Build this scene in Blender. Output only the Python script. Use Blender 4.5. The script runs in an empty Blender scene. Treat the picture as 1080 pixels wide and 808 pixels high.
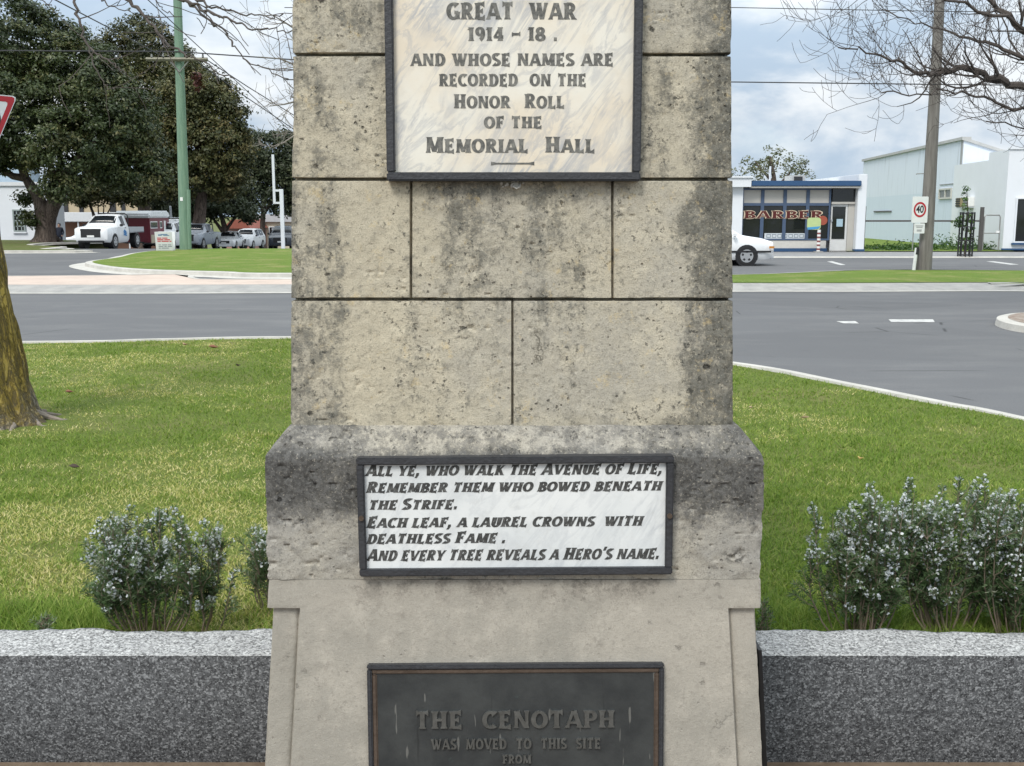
import bpy, bmesh, math, random
import numpy as np
from mathutils import Vector, Matrix, Euler
R = math.radians
PI = math.pi
rng = np.random.default_rng(7)
random.seed(7)
scn = bpy.context.scene
COL = scn.collection

# ------------------------------------------------------------------ camera model
FPX, CX, CY, PITCH, EYE = 1100.0, 540.0, 404.0, R(9.09), 1.6
SP, CP = math.sin(PITCH), math.cos(PITCH)
def raydir(px, py):
    a, b = (px - CX) / FPX, (CY - py) / FPX
    return Vector((a, b * SP + CP, b * CP - SP))
def G(px, py, z=0.0):
    d = raydir(px, py); t = (z - EYE) / d.z
    return Vector((d.x * t, d.y * t, z))
def D(px, py, Y):
    d = raydir(px, py); t = Y / d.y
    return Vector((d.x * t, Y, EYE + d.z * t))
cam_d = bpy.data.cameras.new('camera'); cam = bpy.data.objects.new('camera', cam_d); COL.objects.link(cam)
cam.location = (0, 0, EYE); cam.rotation_euler = (R(90) - PITCH, 0, 0)
cam_d.sensor_width = 36; cam_d.lens = 36 * FPX / 1080; cam_d.clip_end = 6000; cam_d.clip_start = .05
scn.camera = cam

# ------------------------------------------------------------------ numpy noise
def _h(ix, iy, iz, s):
    n = (ix * 374761393 + iy * 668265263 + iz * 2147483647 + s * 974634521) & 0xFFFFFFFF
    n = ((n ^ (n >> 13)) * 1274126177) & 0xFFFFFFFF
    n = n ^ (n >> 16)
    return (n & 0xFFFF) / 65535.0
def vnoise(x, y, z=0, s=0):
    x, y, z = np.broadcast_arrays(np.asarray(x, float), np.asarray(y, float), np.asarray(z, float))
    xi, yi, zi = (np.floor(v).astype(np.int64) for v in (x, y, z))
    fx, fy, fz = x - xi, y - yi, z - zi
    fx, fy, fz = (f * f * (3 - 2 * f) for f in (fx, fy, fz))
    r = 0
    for dx in (0, 1):
        for dy in (0, 1):
            for dz in (0, 1):
                w = (fx if dx else 1 - fx) * (fy if dy else 1 - fy) * (fz if dz else 1 - fz)
                r = r + w * _h(xi + dx, yi + dy, zi + dz, s)
    return r
def fbm(x, y, z=0, s=0, o=4):
    r, a, t = 0, .5, 0
    for k in range(o):
        f = 2 ** k
        r = r + a * vnoise(np.asarray(x) * f, np.asarray(y) * f, np.asarray(z) * f, s + k); t += a; a *= .5
    return r / t
def sstep(a, b, x):
    t = np.clip((x - a) / (b - a), 0, 1); return t * t * (3 - 2 * t)

# ------------------------------------------------------------------ objects, tags
def tag(o, label=None, cat=None, group=None, kind=None):
    if label: o['label'] = label
    if cat: o['category'] = cat
    if group: o['group'] = group
    if kind: o['kind'] = kind
    return o
def thing(name, label, cat, loc=(0, 0, 0), rz=0, group=None):
    o = bpy.data.objects.new(name, None); COL.objects.link(o); o.empty_display_size = .2
    o.location = loc; o.rotation_euler = (0, 0, rz)
    return tag(o, label, cat, group)
def copy_tree(o, parent=None):
    c = o.copy(); COL.objects.link(c)
    if parent: c.parent = parent
    for ch in list(o.children): copy_tree(ch, c)
    return c
def link_mesh(name, me, mats, parent=None, smooth=False):
    o = bpy.data.objects.new(name, me); COL.objects.link(o)
    for m in (mats if isinstance(mats, (list, tuple)) else [mats]): me.materials.append(m)
    if parent: o.parent = parent
    if smooth: me.polygons.foreach_set('use_smooth', np.ones(len(me.polygons), bool))
    return o
def np_mesh(name, V, F, mats, parent=None, smooth=False, attr=None):
    """V (n,3); F (m,k) all faces with k corners; attr = dict name -> (n,) float or (n,3) colour"""
    me = bpy.data.meshes.new(name); V = np.asarray(V, np.float32); F = np.asarray(F, np.int32); k = F.shape[1]
    me.vertices.add(len(V)); me.vertices.foreach_set('co', V.ravel())
    me.loops.add(F.size); me.loops.foreach_set('vertex_index', F.ravel())
    me.polygons.add(len(F)); me.polygons.foreach_set('loop_start', np.arange(0, F.size, k, dtype=np.int32))
    me.polygons.foreach_set('loop_total', np.full(len(F), k, np.int32))
    me.update(calc_edges=True)
    for an, av in (attr or {}).items():
        a = me.attributes.new(an, 'FLOAT', 'POINT'); a.data.foreach_set('value', np.asarray(av, np.float32).ravel())
    return link_mesh(name, me, mats, parent, smooth)

class MB:
    def __init__(s): s.v = []; s.f = []
    def add(s, vs, fs):
        n = len(s.v); s.v += [tuple(p) for p in vs]; s.f += [tuple(i + n for i in f) for f in fs]; return s
    def box(s, c, d, M=None):
        x, y, z = (q / 2 for q in d)
        vs = [Vector((sx * x, sy * y, sz * z)) for sz in (-1, 1) for sx, sy in ((-1, -1), (1, -1), (1, 1), (-1, 1))]
        if M is not None: vs = [M @ v for v in vs]
        return s.add([v + Vector(c) for v in vs], [(3, 2, 1, 0), (4, 5, 6, 7), (0, 1, 5, 4), (1, 2, 6, 5), (2, 3, 7, 6), (3, 0, 4, 7)])
    def bx(s, x0, x1, y0, y1, z0, z1): return s.box(((x0 + x1) / 2, (y0 + y1) / 2, (z0 + z1) / 2), (abs(x1 - x0), abs(y1 - y0), abs(z1 - z0)))
    def prism(s, pts, axis, a, b):
        """polygon pts (2-D) extruded along axis from a to b"""
        def P(p, w): return {'z': (p[0], p[1], w), 'y': (p[0], w, p[1]), 'x': (w, p[0], p[1])}[axis]
        n = len(pts)
        vs = [P(p, a) for p in pts] + [P(p, b) for p in pts]
        return s.add(vs, [tuple(range(n - 1, -1, -1)), tuple(range(n, 2 * n))] + [(i, (i + 1) % n, n + (i + 1) % n, n + i) for i in range(n)])
    def tube(s, pts, rad, n=8, caps=True, sx=1.0):
        pts = [Vector(p) for p in pts]
        if not isinstance(rad, (list, tuple)): rad = [rad] * len(pts)
        base = len(s.v); ref = None
        for i, p in enumerate(pts):
            t = (pts[min(i + 1, len(pts) - 1)] - pts[max(i - 1, 0)])
            t = t.normalized() if t.length > 1e-9 else Vector((0, 0, 1))
            if ref is None: ref = Vector((1, 0, 0)) if abs(t.x) < .8 else Vector((0, 1, 0))
            u = (ref - t * ref.dot(t)).normalized(); w = t.cross(u); ref = u
            for k in range(n):
                a = 2 * PI * k / n
                s.v.append(tuple(p + u * (math.cos(a) * rad[i] * sx) + w * (math.sin(a) * rad[i])))
        for i in range(len(pts) - 1):
            for k in range(n):
                s.f.append((base + i * n + k, base + i * n + (k + 1) % n, base + (i + 1) * n + (k + 1) % n, base + (i + 1) * n + k))
        if caps:
            s.f.append(tuple(base + k for k in range(n - 1, -1, -1)))
            s.f.append(tuple(base + (len(pts) - 1) * n + k for k in range(n)))
        return s
    def cyl(s, c0, c1, r, n=16): return s.tube([c0, c1], r, n)
    def build(s, name, mats, parent=None, smooth=False, bevel=0):
        me = bpy.data.meshes.new(name); me.from_pydata(s.v, [], s.f); me.update()
        if bevel:
            bm = bmesh.new(); bm.from_mesh(me)
            es = [e for e in bm.edges if len(e.link_faces) == 2 and e.calc_face_angle(0) > .6]
            bmesh.ops.bevel(bm, geom=es, offset=bevel, segments=2, affect='EDGES', clamp_overlap=True)
            bm.to_mesh(me); bm.free()
        o = link_mesh(name, me, mats, parent)
        if smooth:
            me.polygons.foreach_set('use_smooth', np.ones(len(me.polygons), bool))
            try: me.set_sharp_from_angle(angle=R(40))
            except Exception: pass
        return o

# ------------------------------------------------------------------ materials
class NT:
    def __init__(s, name):
        s.m = bpy.data.materials.new(name); s.m.use_nodes = True; s.t = s.m.node_tree
        s.b = s.t.nodes['Principled BSDF']; s.out = s.t.nodes['Material Output']
    def n(s, typ, **kw):
        nd = s.t.nodes.new(typ)
        for k, v in kw.items(): setattr(nd, k, v)
        return nd
    def put(s, sock, v):
        if isinstance(v, bpy.types.NodeSocket): s.t.links.new(v, sock)
        elif isinstance(v, (tuple, list)) and len(v) == 3 and sock.type == 'RGBA': sock.default_value = (*v, 1)
        else: sock.default_value = v
    def coord(s, scale=(1, 1, 1), rot=(0, 0, 0), loc=(0, 0, 0)):
        tc = s.n('ShaderNodeTexCoord'); mp = s.n('ShaderNodeMapping')
        s.put(mp.inputs['Vector'], tc.outputs['Object']); mp.inputs['Scale'].default_value = scale
        mp.inputs['Rotation'].default_value = rot; mp.inputs['Location'].default_value = loc
        return mp.outputs[0]
    def stretch(s, rot, scale, loc=(0, 0, 0)):
        v = s.coord((1, 1, 1), (0, 0, rot), loc); mp = s.n('ShaderNodeMapping'); s.put(mp.inputs['Vector'], v); mp.inputs['Scale'].default_value = scale
        return mp.outputs[0]
    def xyz(s):
        tc = s.n('ShaderNodeTexCoord'); sp = s.n('ShaderNodeSeparateXYZ'); s.put(sp.inputs[0], tc.outputs['Object'])
        return sp.outputs
    def noise(s, scale, detail=4, rough=.55, vec=None, dist=0.0):
        nd = s.n('ShaderNodeTexNoise'); s.put(nd.inputs['Vector'], vec if vec is not None else s.coord())
        nd.inputs['Scale'].default_value = scale; nd.inputs['Detail'].default_value = detail
        nd.inputs['Roughness'].default_value = rough; nd.inputs['Distortion'].default_value = dist
        return nd.outputs['Fac']
    def voro(s, scale, vec=None, feature='F1', out='Distance', rnd=1.0):
        nd = s.n('ShaderNodeTexVoronoi', feature=feature); s.put(nd.inputs['Vector'], vec if vec is not None else s.coord())
        nd.inputs['Scale'].default_value = scale; nd.inputs['Randomness'].default_value = rnd
        return nd.outputs[out]
    def math(s, op, a, b=0.0, c=0.0, clamp=False):
        nd = s.n('ShaderNodeMath', operation=op, use_clamp=clamp)
        for i, v in enumerate((a, b, c)): s.put(nd.inputs[i], v)
        return nd.outputs[0]
    def mul(s, a, b): return s.math('MULTIPLY', a, b)
    def addm(s, a, b): return s.math('ADD', a, b)
    def step(s, v, a, b, lo=0.0, hi=1.0):
        nd = s.n('ShaderNodeMapRange', interpolation_type='SMOOTHSTEP')
        s.put(nd.inputs[0], v)
        for i, q in zip((1, 2, 3, 4), (a, b, lo, hi)): nd.inputs[i].default_value = q
        return nd.outputs[0]
    def mix(s, f, a, b, blend='MIX'):
        nd = s.n('ShaderNodeMix', data_type='RGBA', blend_type=blend)
        s.put(nd.inputs[0], f); s.put(nd.inputs[6], a); s.put(nd.inputs[7], b)
        return nd.outputs[2]
    def ramp(s, f, stops):
        nd = s.n('ShaderNodeValToRGB'); s.put(nd.inputs[0], f); e = nd.color_ramp.elements
        while len(e) < len(stops): e.new(.5)
        for el, (p, c) in zip(e, stops): el.position = p; el.color = (*c, 1)
        return nd.outputs[0]
    def attr(s, name):
        nd = s.n('ShaderNodeAttribute'); nd.attribute_name = name; return nd.outputs['Fac']
    def bump(s, h, strength=.5, dist=.01, normal=None):
        nd = s.n('ShaderNodeBump'); s.put(nd.inputs['Height'], h); nd.inputs['Strength'].default_value = strength
        nd.inputs['Distance'].default_value = dist
        if normal is not None: s.put(nd.inputs['Normal'], normal)
        return nd.outputs[0]
    def done(s, col=None, rough=None, normal=None, metal=None, spec=None):
        for k, v in (('Base Color', col), ('Roughness', rough), ('Normal', normal), ('Metallic', metal), ('Specular IOR Level', spec)):
            if v is not None: s.put(s.b.inputs[k], v)
        return s.m
_mc = {}
def M(name, col, rough=.6, metal=0.0, var=.12, vs=6.0, bump=0.0, bs=40.0, spec=.4):
    """plain surface with a little dirt variation"""
    if name in _mc: return _mc[name]
    t = NT(name); f = t.noise(vs, 5, .6)
    lo = tuple(c * (1 - var) for c in col); hi = tuple(min(1, c * (1 + var)) for c in col)
    c = t.mix(f, lo, hi); nm = t.bump(t.noise(bs, 4), bump, .01) if bump else None
    r = t.step(f, .2, .8, max(0, rough - .06), min(1, rough + .06))
    _mc[name] = t.done(c, r, nm, metal, spec); return _mc[name]

def stone_mat(name, warm, grey, dark, mode):
    t = NT(name); x, y, z = t.xyz()
    ax0 = t.math('ABSOLUTE', x); ax = t.addm(ax0, t.mul(t.math('SUBTRACT', t.noise(6, 6, .65), .5), .20)); sh = lambda k: t.coord((1, 1, 1), (0, 0, 0), (k, k * 1.7, k * .6))
    big = t.noise(2.6, 5, .6); mid = t.noise(11, 7, .68, t.coord((1, 1, .8))); mot = t.noise(24, 7, .72, sh(5)); fine = t.noise(85, 6, .75, sh(2)); grain = t.noise(330, 4, .75)
    strk = t.noise(5, 5, .62, t.coord((2.4, 2.4, .4)))
    rough_ = mode != 'plinth'
    c = t.mix(t.step(big, .36, .64), warm, grey)
    c = t.mix(t.step(mid, .45, .68, 0, .6), c, tuple(q * 1.22 for q in warm))
    if mode == 'shaft':
        edge = t.step(ax, .27, .49); rt = t.step(x, .22, .47, 0, .06)
        s = t.addm(t.mul(edge, .13), t.addm(t.mul(strk, .52), t.addm(t.mul(mid, .34), t.mul(mot, .36))))
        s = t.addm(s, rt)
        w1 = t.mul(t.step(ax, .24, .285), t.math('SUBTRACT', 1.0, t.step(ax, .33, .40)))
        s = t.math('SUBTRACT', s, t.mul(t.mul(w1, t.step(strk, .2, .6)), t.step(z, 1.6, 1.72, .22, 0)))
        ctr = t.mul(t.math('SUBTRACT', 1.0, t.step(ax, .1, .24)), t.step(z, 1.2, 1.7, .02, .10)); s = t.addm(s, ctr)
        m = t.step(s, .50, .88, 0, .92)
    elif mode == 'block':
        up = t.math('SUBTRACT', t.step(z, .82, 1.0), t.step(z, 1.064, 1.09, 0, .30)); edge = t.step(ax, .26, .42)
        s = t.addm(t.mul(up, .36), t.addm(t.mul(mid, .58), t.addm(t.mul(edge, .08), t.mul(mot, .25))))
        m = t.step(s, .48, .88, 0, .95)
    else:
        s = t.addm(t.mul(strk, .5), t.addm(t.mul(mid, .35), t.mul(mot, .25)))
        tops = t.mul(t.step(z, .66, .775), t.step(t.addm(mid, t.mul(t.math('SUBTRACT', mot, .5), .6)), .45, .6))
        m = t.math('MAXIMUM', t.step(s, .5, .75, 0, .5), t.mul(tops, .7))
    g2 = t.noise(150, 5, .75, sh(14)); sp_ = t.addm(t.addm(t.mul(t.math('SUBTRACT', fine, .5), 1.1), t.mul(t.math('SUBTRACT', g2, .5), 1.0)), t.mul(t.math('SUBTRACT', mot, .5), .7))
    m = t.mul(m, t.step(t.addm(m, t.mul(sp_, 1.35)), .08, .75))
    speck = t.mix(t.step(fine, .42, .62), dark, tuple(q * 2.6 for q in dark))
    c = t.mix(m, c, speck)
    lich = t.mul(t.step(t.addm(t.noise(60, 4, .7, sh(15)), t.mul(t.math('SUBTRACT', g2, .5), .5)), .58, .66), t.step(t.addm(mid, t.mul(m, .25)), .48, .62))
    c = t.mix(t.mul(lich, .8 if rough_ else .3), c, tuple(q * .8 for q in dark))
    # dark mottling, lichen freckles and pale crust
    c = t.mix(t.mul(t.step(mot, .54, .74), .45 if rough_ else .32), c, tuple(q * (2.0 if rough_ else 1.5) for q in dark))
    c = t.mix(t.mul(t.step(fine, .53, .66), .5 if rough_ else .25), c, tuple(q * 1.7 for q in dark))
    c = t.mix(t.mul(t.step(t.noise(150, 5, .7, sh(8)), .56, .68), .45 if rough_ else .3), c, tuple(min(.7, q * 1.35) for q in warm))
    c = t.mix(t.mul(t.step(grain, .5, .66), .4 if rough_ else .25), c, tuple(q * 1.3 for q in dark))
    if mode == 'shaft':
        yl = t.mul(t.step(t.noise(15, 7, .8, sh(3)), .57, .66), .5)
        c = t.mix(yl, c, (.56, .44, .24))
    # pits: irregular, few large and many small
    wob = t.addm(t.voro(17, t.coord((1, 1, 1.3))), t.mul(t.math('SUBTRACT', fine, .5), .55))
    p1 = t.mul(t.step(wob, .06, .14, 1, 0), t.step(t.noise(6, 4, .6, sh(9)), .52, .60))
    p2 = t.mul(t.step(t.addm(t.voro(48, sh(4)), t.mul(t.math('SUBTRACT', t.noise(160, 3), .5), .5)), .05, .16, 1, 0), t.step(t.noise(8, 4, .6, sh(6)), .5, .62))
    crk = t.mul(t.math('SUBTRACT', 1.0, t.math('MULTIPLY', t.math('ABSOLUTE', t.math('SUBTRACT', t.noise(7, 8, .7, sh(12)), .5)), 60.0), clamp=True), t.step(t.noise(5, 3, .5, sh(13)), .66, .74))
    k = .95 if rough_ else .4
    pit = t.math('MAXIMUM', t.math('MAXIMUM', t.mul(p1, k), t.mul(p2, k * .8)), t.mul(crk, k * .75))
    c = t.mix(t.mul(pit, .85), c, tuple(q * .6 for q in dark))
    h = t.addm(t.mul(fine, .55), t.addm(t.mul(grain, .3), t.addm(t.mul(pit, -1.3), t.mul(mot, .6))))
    nm = t.bump(h, 1.0 if rough_ else .6, .005)
    return t.done(c, .92, nm, None, .15)
STONE = stone_mat('weathered_stone', (.485, .435, .33), (.415, .385, .32), (.056, .056, .050), 'shaft')
BLOCKM = stone_mat('blackened_stone', (.43, .395, .325), (.33, .315, .285), (.052, .051, .049), 'block')
PLINTHM = stone_mat('cement_render', (.375, .345, .295), (.31, .29, .25), (.115, .105, .09), 'plinth')

def granite(name, base, lo, hi, rough, bmp):
    t = NT(name)
    d = t.coord((1, 1, 1))
    a = t.voro(185, t.coord((1, 1, 1.2)), 'F1', 'Color'); sp = t.n('ShaderNodeSeparateColor'); t.put(sp.inputs[0], a)
    b = t.noise(80, 5, .75); b2 = t.noise(240, 3, .6)
    c = t.ramp(sp.outputs[0], [(0, lo), (.30, base), (.70, tuple(q * 1.3 for q in base)), (.92, hi)])
    c = t.mix(t.step(b, .50, .64), c, lo); c = t.mix(t.step(b2, .56, .7, 0, .75), c, hi)
    nm = t.bump(t.addm(t.mul(b, .6), t.noise(18, 5, .7)), bmp, .012)
    c = t.mix(t.step(t.noise(2.3, 4), .35, .7, 0, .16), c, tuple(q * .55 for q in base))
    return t.done(c, rough, nm, None, .2)
GRANF = granite('honed_granite', (.060, .061, .063), (.016, .016, .017), (.19, .193, .196), .7, .04)
GRANT = granite('split_granite', (.30, .30, .298), (.085, .085, .085), (.56, .56, .55), .85, .5)

def marble(name, base, tint, vein, amt):
    t = NT(name)
    v = t.coord((1, 1, 1), (0, 0, R(-52)))
    w = t.noise(3.0, 8, .6, t.stretch(R(-58), (1, 5.0, 1)), 1.0)
    w2 = t.noise(4.5, 8, .62, t.stretch(R(-50), (1, 3.6, 1), (3, 1, 0)), .9)
    l1 = t.math('SUBTRACT', 1.0, t.mul(t.math('ABSOLUTE', t.math('SUBTRACT', w, .5)), 16.0), clamp=True)
    l2 = t.math('SUBTRACT', 1.0, t.mul(t.math('ABSOLUTE', t.math('SUBTRACT', w2, .47)), 24.0), clamp=True)
    c = t.mix(t.step(t.noise(3.5, 5, .6), .36, .66), base, tint)
    msk = t.step(t.noise(4.2, 4, .6, t.coord((1, 1, 1), (0, 0, 0), (5, 2, 0))), .4, .62)
    c = t.mix(t.mul(t.mul(l1, msk), amt), c, vein); c = t.mix(t.mul(l2, amt * .55), c, vein)
    c = t.mix(t.step(t.noise(38, 6, .7), .5, .72, 0, .12), c, (.3, .27, .22))
    sc = t.step(t.voro(60), .03, .06, 1, 0)
    c = t.mix(t.mul(t.mul(sc, t.step(t.noise(6, 2), .52, .6)), .8), c, (.85, .84, .8))
    return t.done(c, .38, t.bump(t.noise(120, 3), .06, .003), None, .45)
MARBLE = marble('veined_marble', (.70, .67, .59), (.66, .58, .46), (.34, .35, .37), .8)
MARBLE2 = marble('white_marble', (.70, .71, .70), (.60, .62, .62), (.42, .44, .46), .5)
def worn_ink():
    t = NT('worn_letter_paint'); f = t.noise(60, 5, .7); g = t.noise(260, 3, .7)
    c = t.mix(t.step(f, .35, .7), (.085, .085, .08), (.21, .205, .185)); c = t.mix(t.step(g, .6, .75, 0, .6), c, (.4, .37, .3))
    return t.done(c, .75, None, None, .2)
INK = worn_ink()
def ink2():
    t = NT('black_letter_paint'); f = t.noise(70, 5, .7); g = t.noise(220, 3, .7)
    c = t.mix(t.step(f, .4, .75), (.045, .045, .043), (.13, .13, .125)); c = t.mix(t.step(g, .62, .75, 0, .7), c, (.5, .49, .46))
    return t.done(c, .75, None, None, .2)
INK2 = ink2()
FRAMEM = M('dark_bronze_frame', (.035, .036, .040), .5, .0, .35, 14, .25, 120)
def bronze():
    t = NT('bronze_field'); x, y, z = t.xyz()
    f = t.noise(9, 6, .65); g = t.noise(90, 4, .6)
    c = t.mix(t.step(f, .3, .7), (.046, .050, .052), (.078, .084, .084))
    st = t.noise(6, 4, .6, t.coord((7, .5, 1)))
    c = t.mix(t.step(st, .62, .74, 0, .6), c, (.022, .022, .022))
    dr = t.mul(t.step(t.noise(20, 2, .5, t.coord((3.5, .5, 1), (0, 0, 0), (2, 0, 1))), .68, .72), 1)
    c = t.mix(t.mul(dr, .5), c, (.3, .3, .28))
    c = t.mix(t.step(t.noise(24, 5, .6, t.coord((1, 1, 1), (0, 0, 0), (4, 4, 4))), .66, .8, 0, .35), c, (.13, .2, .19))
    return t.done(c, .45, t.bump(t.addm(g, f), .12, .004), .55, .5)
BRONZE = bronze()
BRONZEL = M('highlit_bronze', (.115, .115, .108), .42, .5, .5, 60)  # lighter than the field: edge highlights of the letters put into the colour
COPPER = M('copper_brown', (.105, .078, .06), .5, .45, .5, 30, .2, 90)

def asphalt(name, a, b, worn):
    t = NT(name)
    c = t.mix(t.noise(.35, 5, .6), a, b)
    c = t.mix(t.step(t.noise(.9, 6, .65, t.coord((.45, 1.3, 1))), .44, .72, 0, .55), c, worn)
    pt = t.n('ShaderNodeSeparateColor'); t.put(pt.inputs[0], t.voro(.13, t.coord((1, 1.8, 1)), 'F1', 'Color', .8)); c = t.mix(t.step(pt.outputs[0], .72, .74, 0, .22), c, tuple(q * .62 for q in a))
    c = t.mix(t.step(t.noise(2.2, 5, .7), .60, .74, 0, .35), c, tuple(q * .55 for q in a))
    c = t.mix(t.step(t.noise(60, 3, .8), .42, .62, 0, .3), c, tuple(q * .6 for q in a))
    crk = t.step(t.voro(.33, t.coord((1, 1, 1)), 'DISTANCE_TO_EDGE'), 0, .006, 1, 0)
    c = t.mix(t.mul(crk, t.step(t.noise(.5, 2), .55, .6)), c, tuple(q * .4 for q in a))
    return t.done(c, .9, t.bump(t.noise(90, 3, .7), .4, .006), None, .25)
ASPH = asphalt('asphalt', (.104, .105, .110), (.135, .136, .139), (.175, .174, .172))
def concrete(name, a, b, sc=3):
    t = NT(name); c = t.mix(t.step(t.noise(sc, 6, .65), .3, .7), a, b)
    c = t.mix(t.step(t.noise(55, 4, .7), .5, .7, 0, .4), c, tuple(q * .55 for q in a))
    c = t.mix(t.step(t.noise(1.1, 4), .55, .75, 0, .35), c, tuple(q * .6 for q in a))
    return t.done(c, .9, t.bump(t.noise(70, 4), .3, .006), None, .25)
CONC = concrete('kerb_concrete', (.40, .385, .35), (.50, .48, .44))
CONCG = concrete('grey_concrete', (.25, .245, .235), (.33, .32, .30))
PEACH = concrete('exposed_aggregate', (.44, .355, .30), (.52, .42, .355), 2)
PATH = concrete('footpath_concrete', (.20, .20, .205), (.255, .252, .25))
PAVE = concrete('brown_paving', (.12, .085, .06), (.19, .14, .10), 9)
RWHITE = concrete('road_paint', (.34, .34, .335), (.56, .555, .53), 9)
def grass_ground(name, a, b, dry):
    t = NT(name)
    c = t.mix(t.noise(1.3, 5, .65), a, b); c = t.mix(t.step(t.noise(.8, 5, .7, t.coord((1, 1, 1), (0, 0, 0), (4, 7, 0))), .46, .7, 0, .75), c, dry)
    c = t.mix(t.step(t.noise(28, 4, .8), .4, .65, 0, .5), c, tuple(q * .45 for q in a))
    return t.done(c, .95, t.bump(t.noise(30, 5, .8), .8, .05), None, .15)
TURF = grass_ground('turf', (.115, .185, .028), (.165, .235, .045), (.30, .28, .11))
SOIL = grass_ground('lawn_soil', (.13, .18, .035), (.17, .21, .05), (.26, .23, .10))
LAND = grass_ground('open_land', (.10, .13, .04), (.14, .15, .06), (.2, .17, .09))
def leafmat(name, stops, trans=.15, rough=.6, spec=.15):
    t = NT(name); c = t.ramp(t.attr('tone'), stops)
    m = t.done(c, rough, None, None, spec)
    try: t.b.inputs['Subsurface Weight'].default_value = 0
    except Exception: pass
    if trans:
        tr = t.n('ShaderNodeBsdfTranslucent'); t.put(tr.inputs[0], t.mix(1.0, c, (1.1, 1.25, .6), 'MULTIPLY'))
        mx = t.n('ShaderNodeMixShader'); mx.inputs[0].default_value = trans
        t.t.links.new(t.b.outputs[0], mx.inputs[1]); t.t.links.new(tr.outputs[0], mx.inputs[2]); t.t.links.new(mx.outputs[0], t.out.inputs[0])
    return m
GRASSM = leafmat('grass_blade', [(0, (.082, .145, .022)), (.35, (.155, .235, .040)), (.62, (.26, .31, .075)), (.8, (.44, .40, .15)), (1, (.62, .54, .30))], .3, .65, .12)
def bark(name, a, b, moss=None, sc=1.0):
    t = NT(name); v = t.coord((9 * sc, 9 * sc, 1.5 * sc))
    f = t.noise(3, 7, .7, v); w1 = t.noise(1.6, 6, .62, v, .6); w2 = t.noise(3.3, 5, .6, t.coord((9 * sc, 9 * sc, 2.6 * sc), (0, 0, 0), (3, 5, 1)), .5)
    r1 = t.math('MULTIPLY', t.math('ABSOLUTE', t.math('SUBTRACT', w1, .5)), 9.0, clamp=True); r2 = t.math('MULTIPLY', t.math('ABSOLUTE', t.math('SUBTRACT', w2, .5)), 9.0, clamp=True)
    fur = t.math('MINIMUM', t.step(r1, .0, .8), t.step(r2, -.25, .55))
    c = t.mix(t.step(f, .3, .7), a, b)
    if moss:
        mm = t.addm(t.noise(2.6, 6, .7, t.coord((1, 1, .6))), t.mul(t.noise(22, 5, .75), .42)); x, y, z = t.xyz()
        mm = t.addm(mm, t.step(z, .9, 1.6, .12, -.06)); mm = t.addm(mm, t.step(z, .12, .32, -.2, 0))
        c = t.mix(t.step(mm, .58, .82, 0, .85), c, moss); c = t.mix(t.step(t.noise(40, 5, .75), .52, .68, 0, .5), c, (.22, .205, .15))
    c = t.mix(t.step(fur, .0, .5, .72, 0), c, tuple(q * .3 for q in a))
    return t.done(c, .92, t.bump(t.addm(t.mul(fur, 1.0), t.mul(t.noise(60, 5, .7), .25)), 1.0, .018), None, .15)
BARKM = bark('mossy_bark', (.15, .13, .10), (.25, .22, .175), (.36, .26, .05))
BARKT = M('bare_twig_bark', (.066, .054, .047), .85, 0, .4, 8)
BARKG = bark('grey_brown_bark', (.11, .085, .07), (.17, .135, .115), None, .35)
# ------------------------------------------------------------------ lettering: flared-serif capitals drawn as ribbons
W0, TH = .215, .115
def vst(x, w=W0, y0=0., y1=1., fl=1):            # vertical flared stem, cut level
    e = w * .62 * fl; k = .13
    return ('h', [(x, y0), (x, y0 + k), (x, (y0 + y1) / 2), (x, y1 - k), (x, y1)], [w + e, w * 1.04, w * .94, w * 1.04, w + e])
def dst(x0, y0, x1, y1, w=W0, f0=1, f1=1):       # diagonal stroke cut level
    P = lambda t: (x0 + (x1 - x0) * t, y0 + (y1 - y0) * t)
    return ('h', [P(0), P(.13), P(.5), P(.87), P(1)], [w * (1 + .7 * f0), w, w * .95, w, w * (1 + .7 * f1)])
def arm(x0, x1, y, w=TH, f0=0, f1=1, dy=0):      # horizontal arm, flared ends
    return ('v', [(x0, y), (x0 + (x1 - x0) * .25, y), (x0 + (x1 - x0) * .6, y), (x1, y + dy)], [w * (1 + 1.6 * f0), w, w, w * (1 + 1.7 * f1)])
def rib(pts, th=W0, tn=TH, e0=1, e1=1): return ('c', pts, (th, tn, e0, e1))
def arc(cx, cy, rx, ry, a0, a1, n=14): return [(cx + rx * math.cos(R(a0 + (a1 - a0) * i / n)), cy + ry * math.sin(R(a0 + (a1 - a0) * i / n))) for i in range(n + 1)]
h = TH / 2
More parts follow.
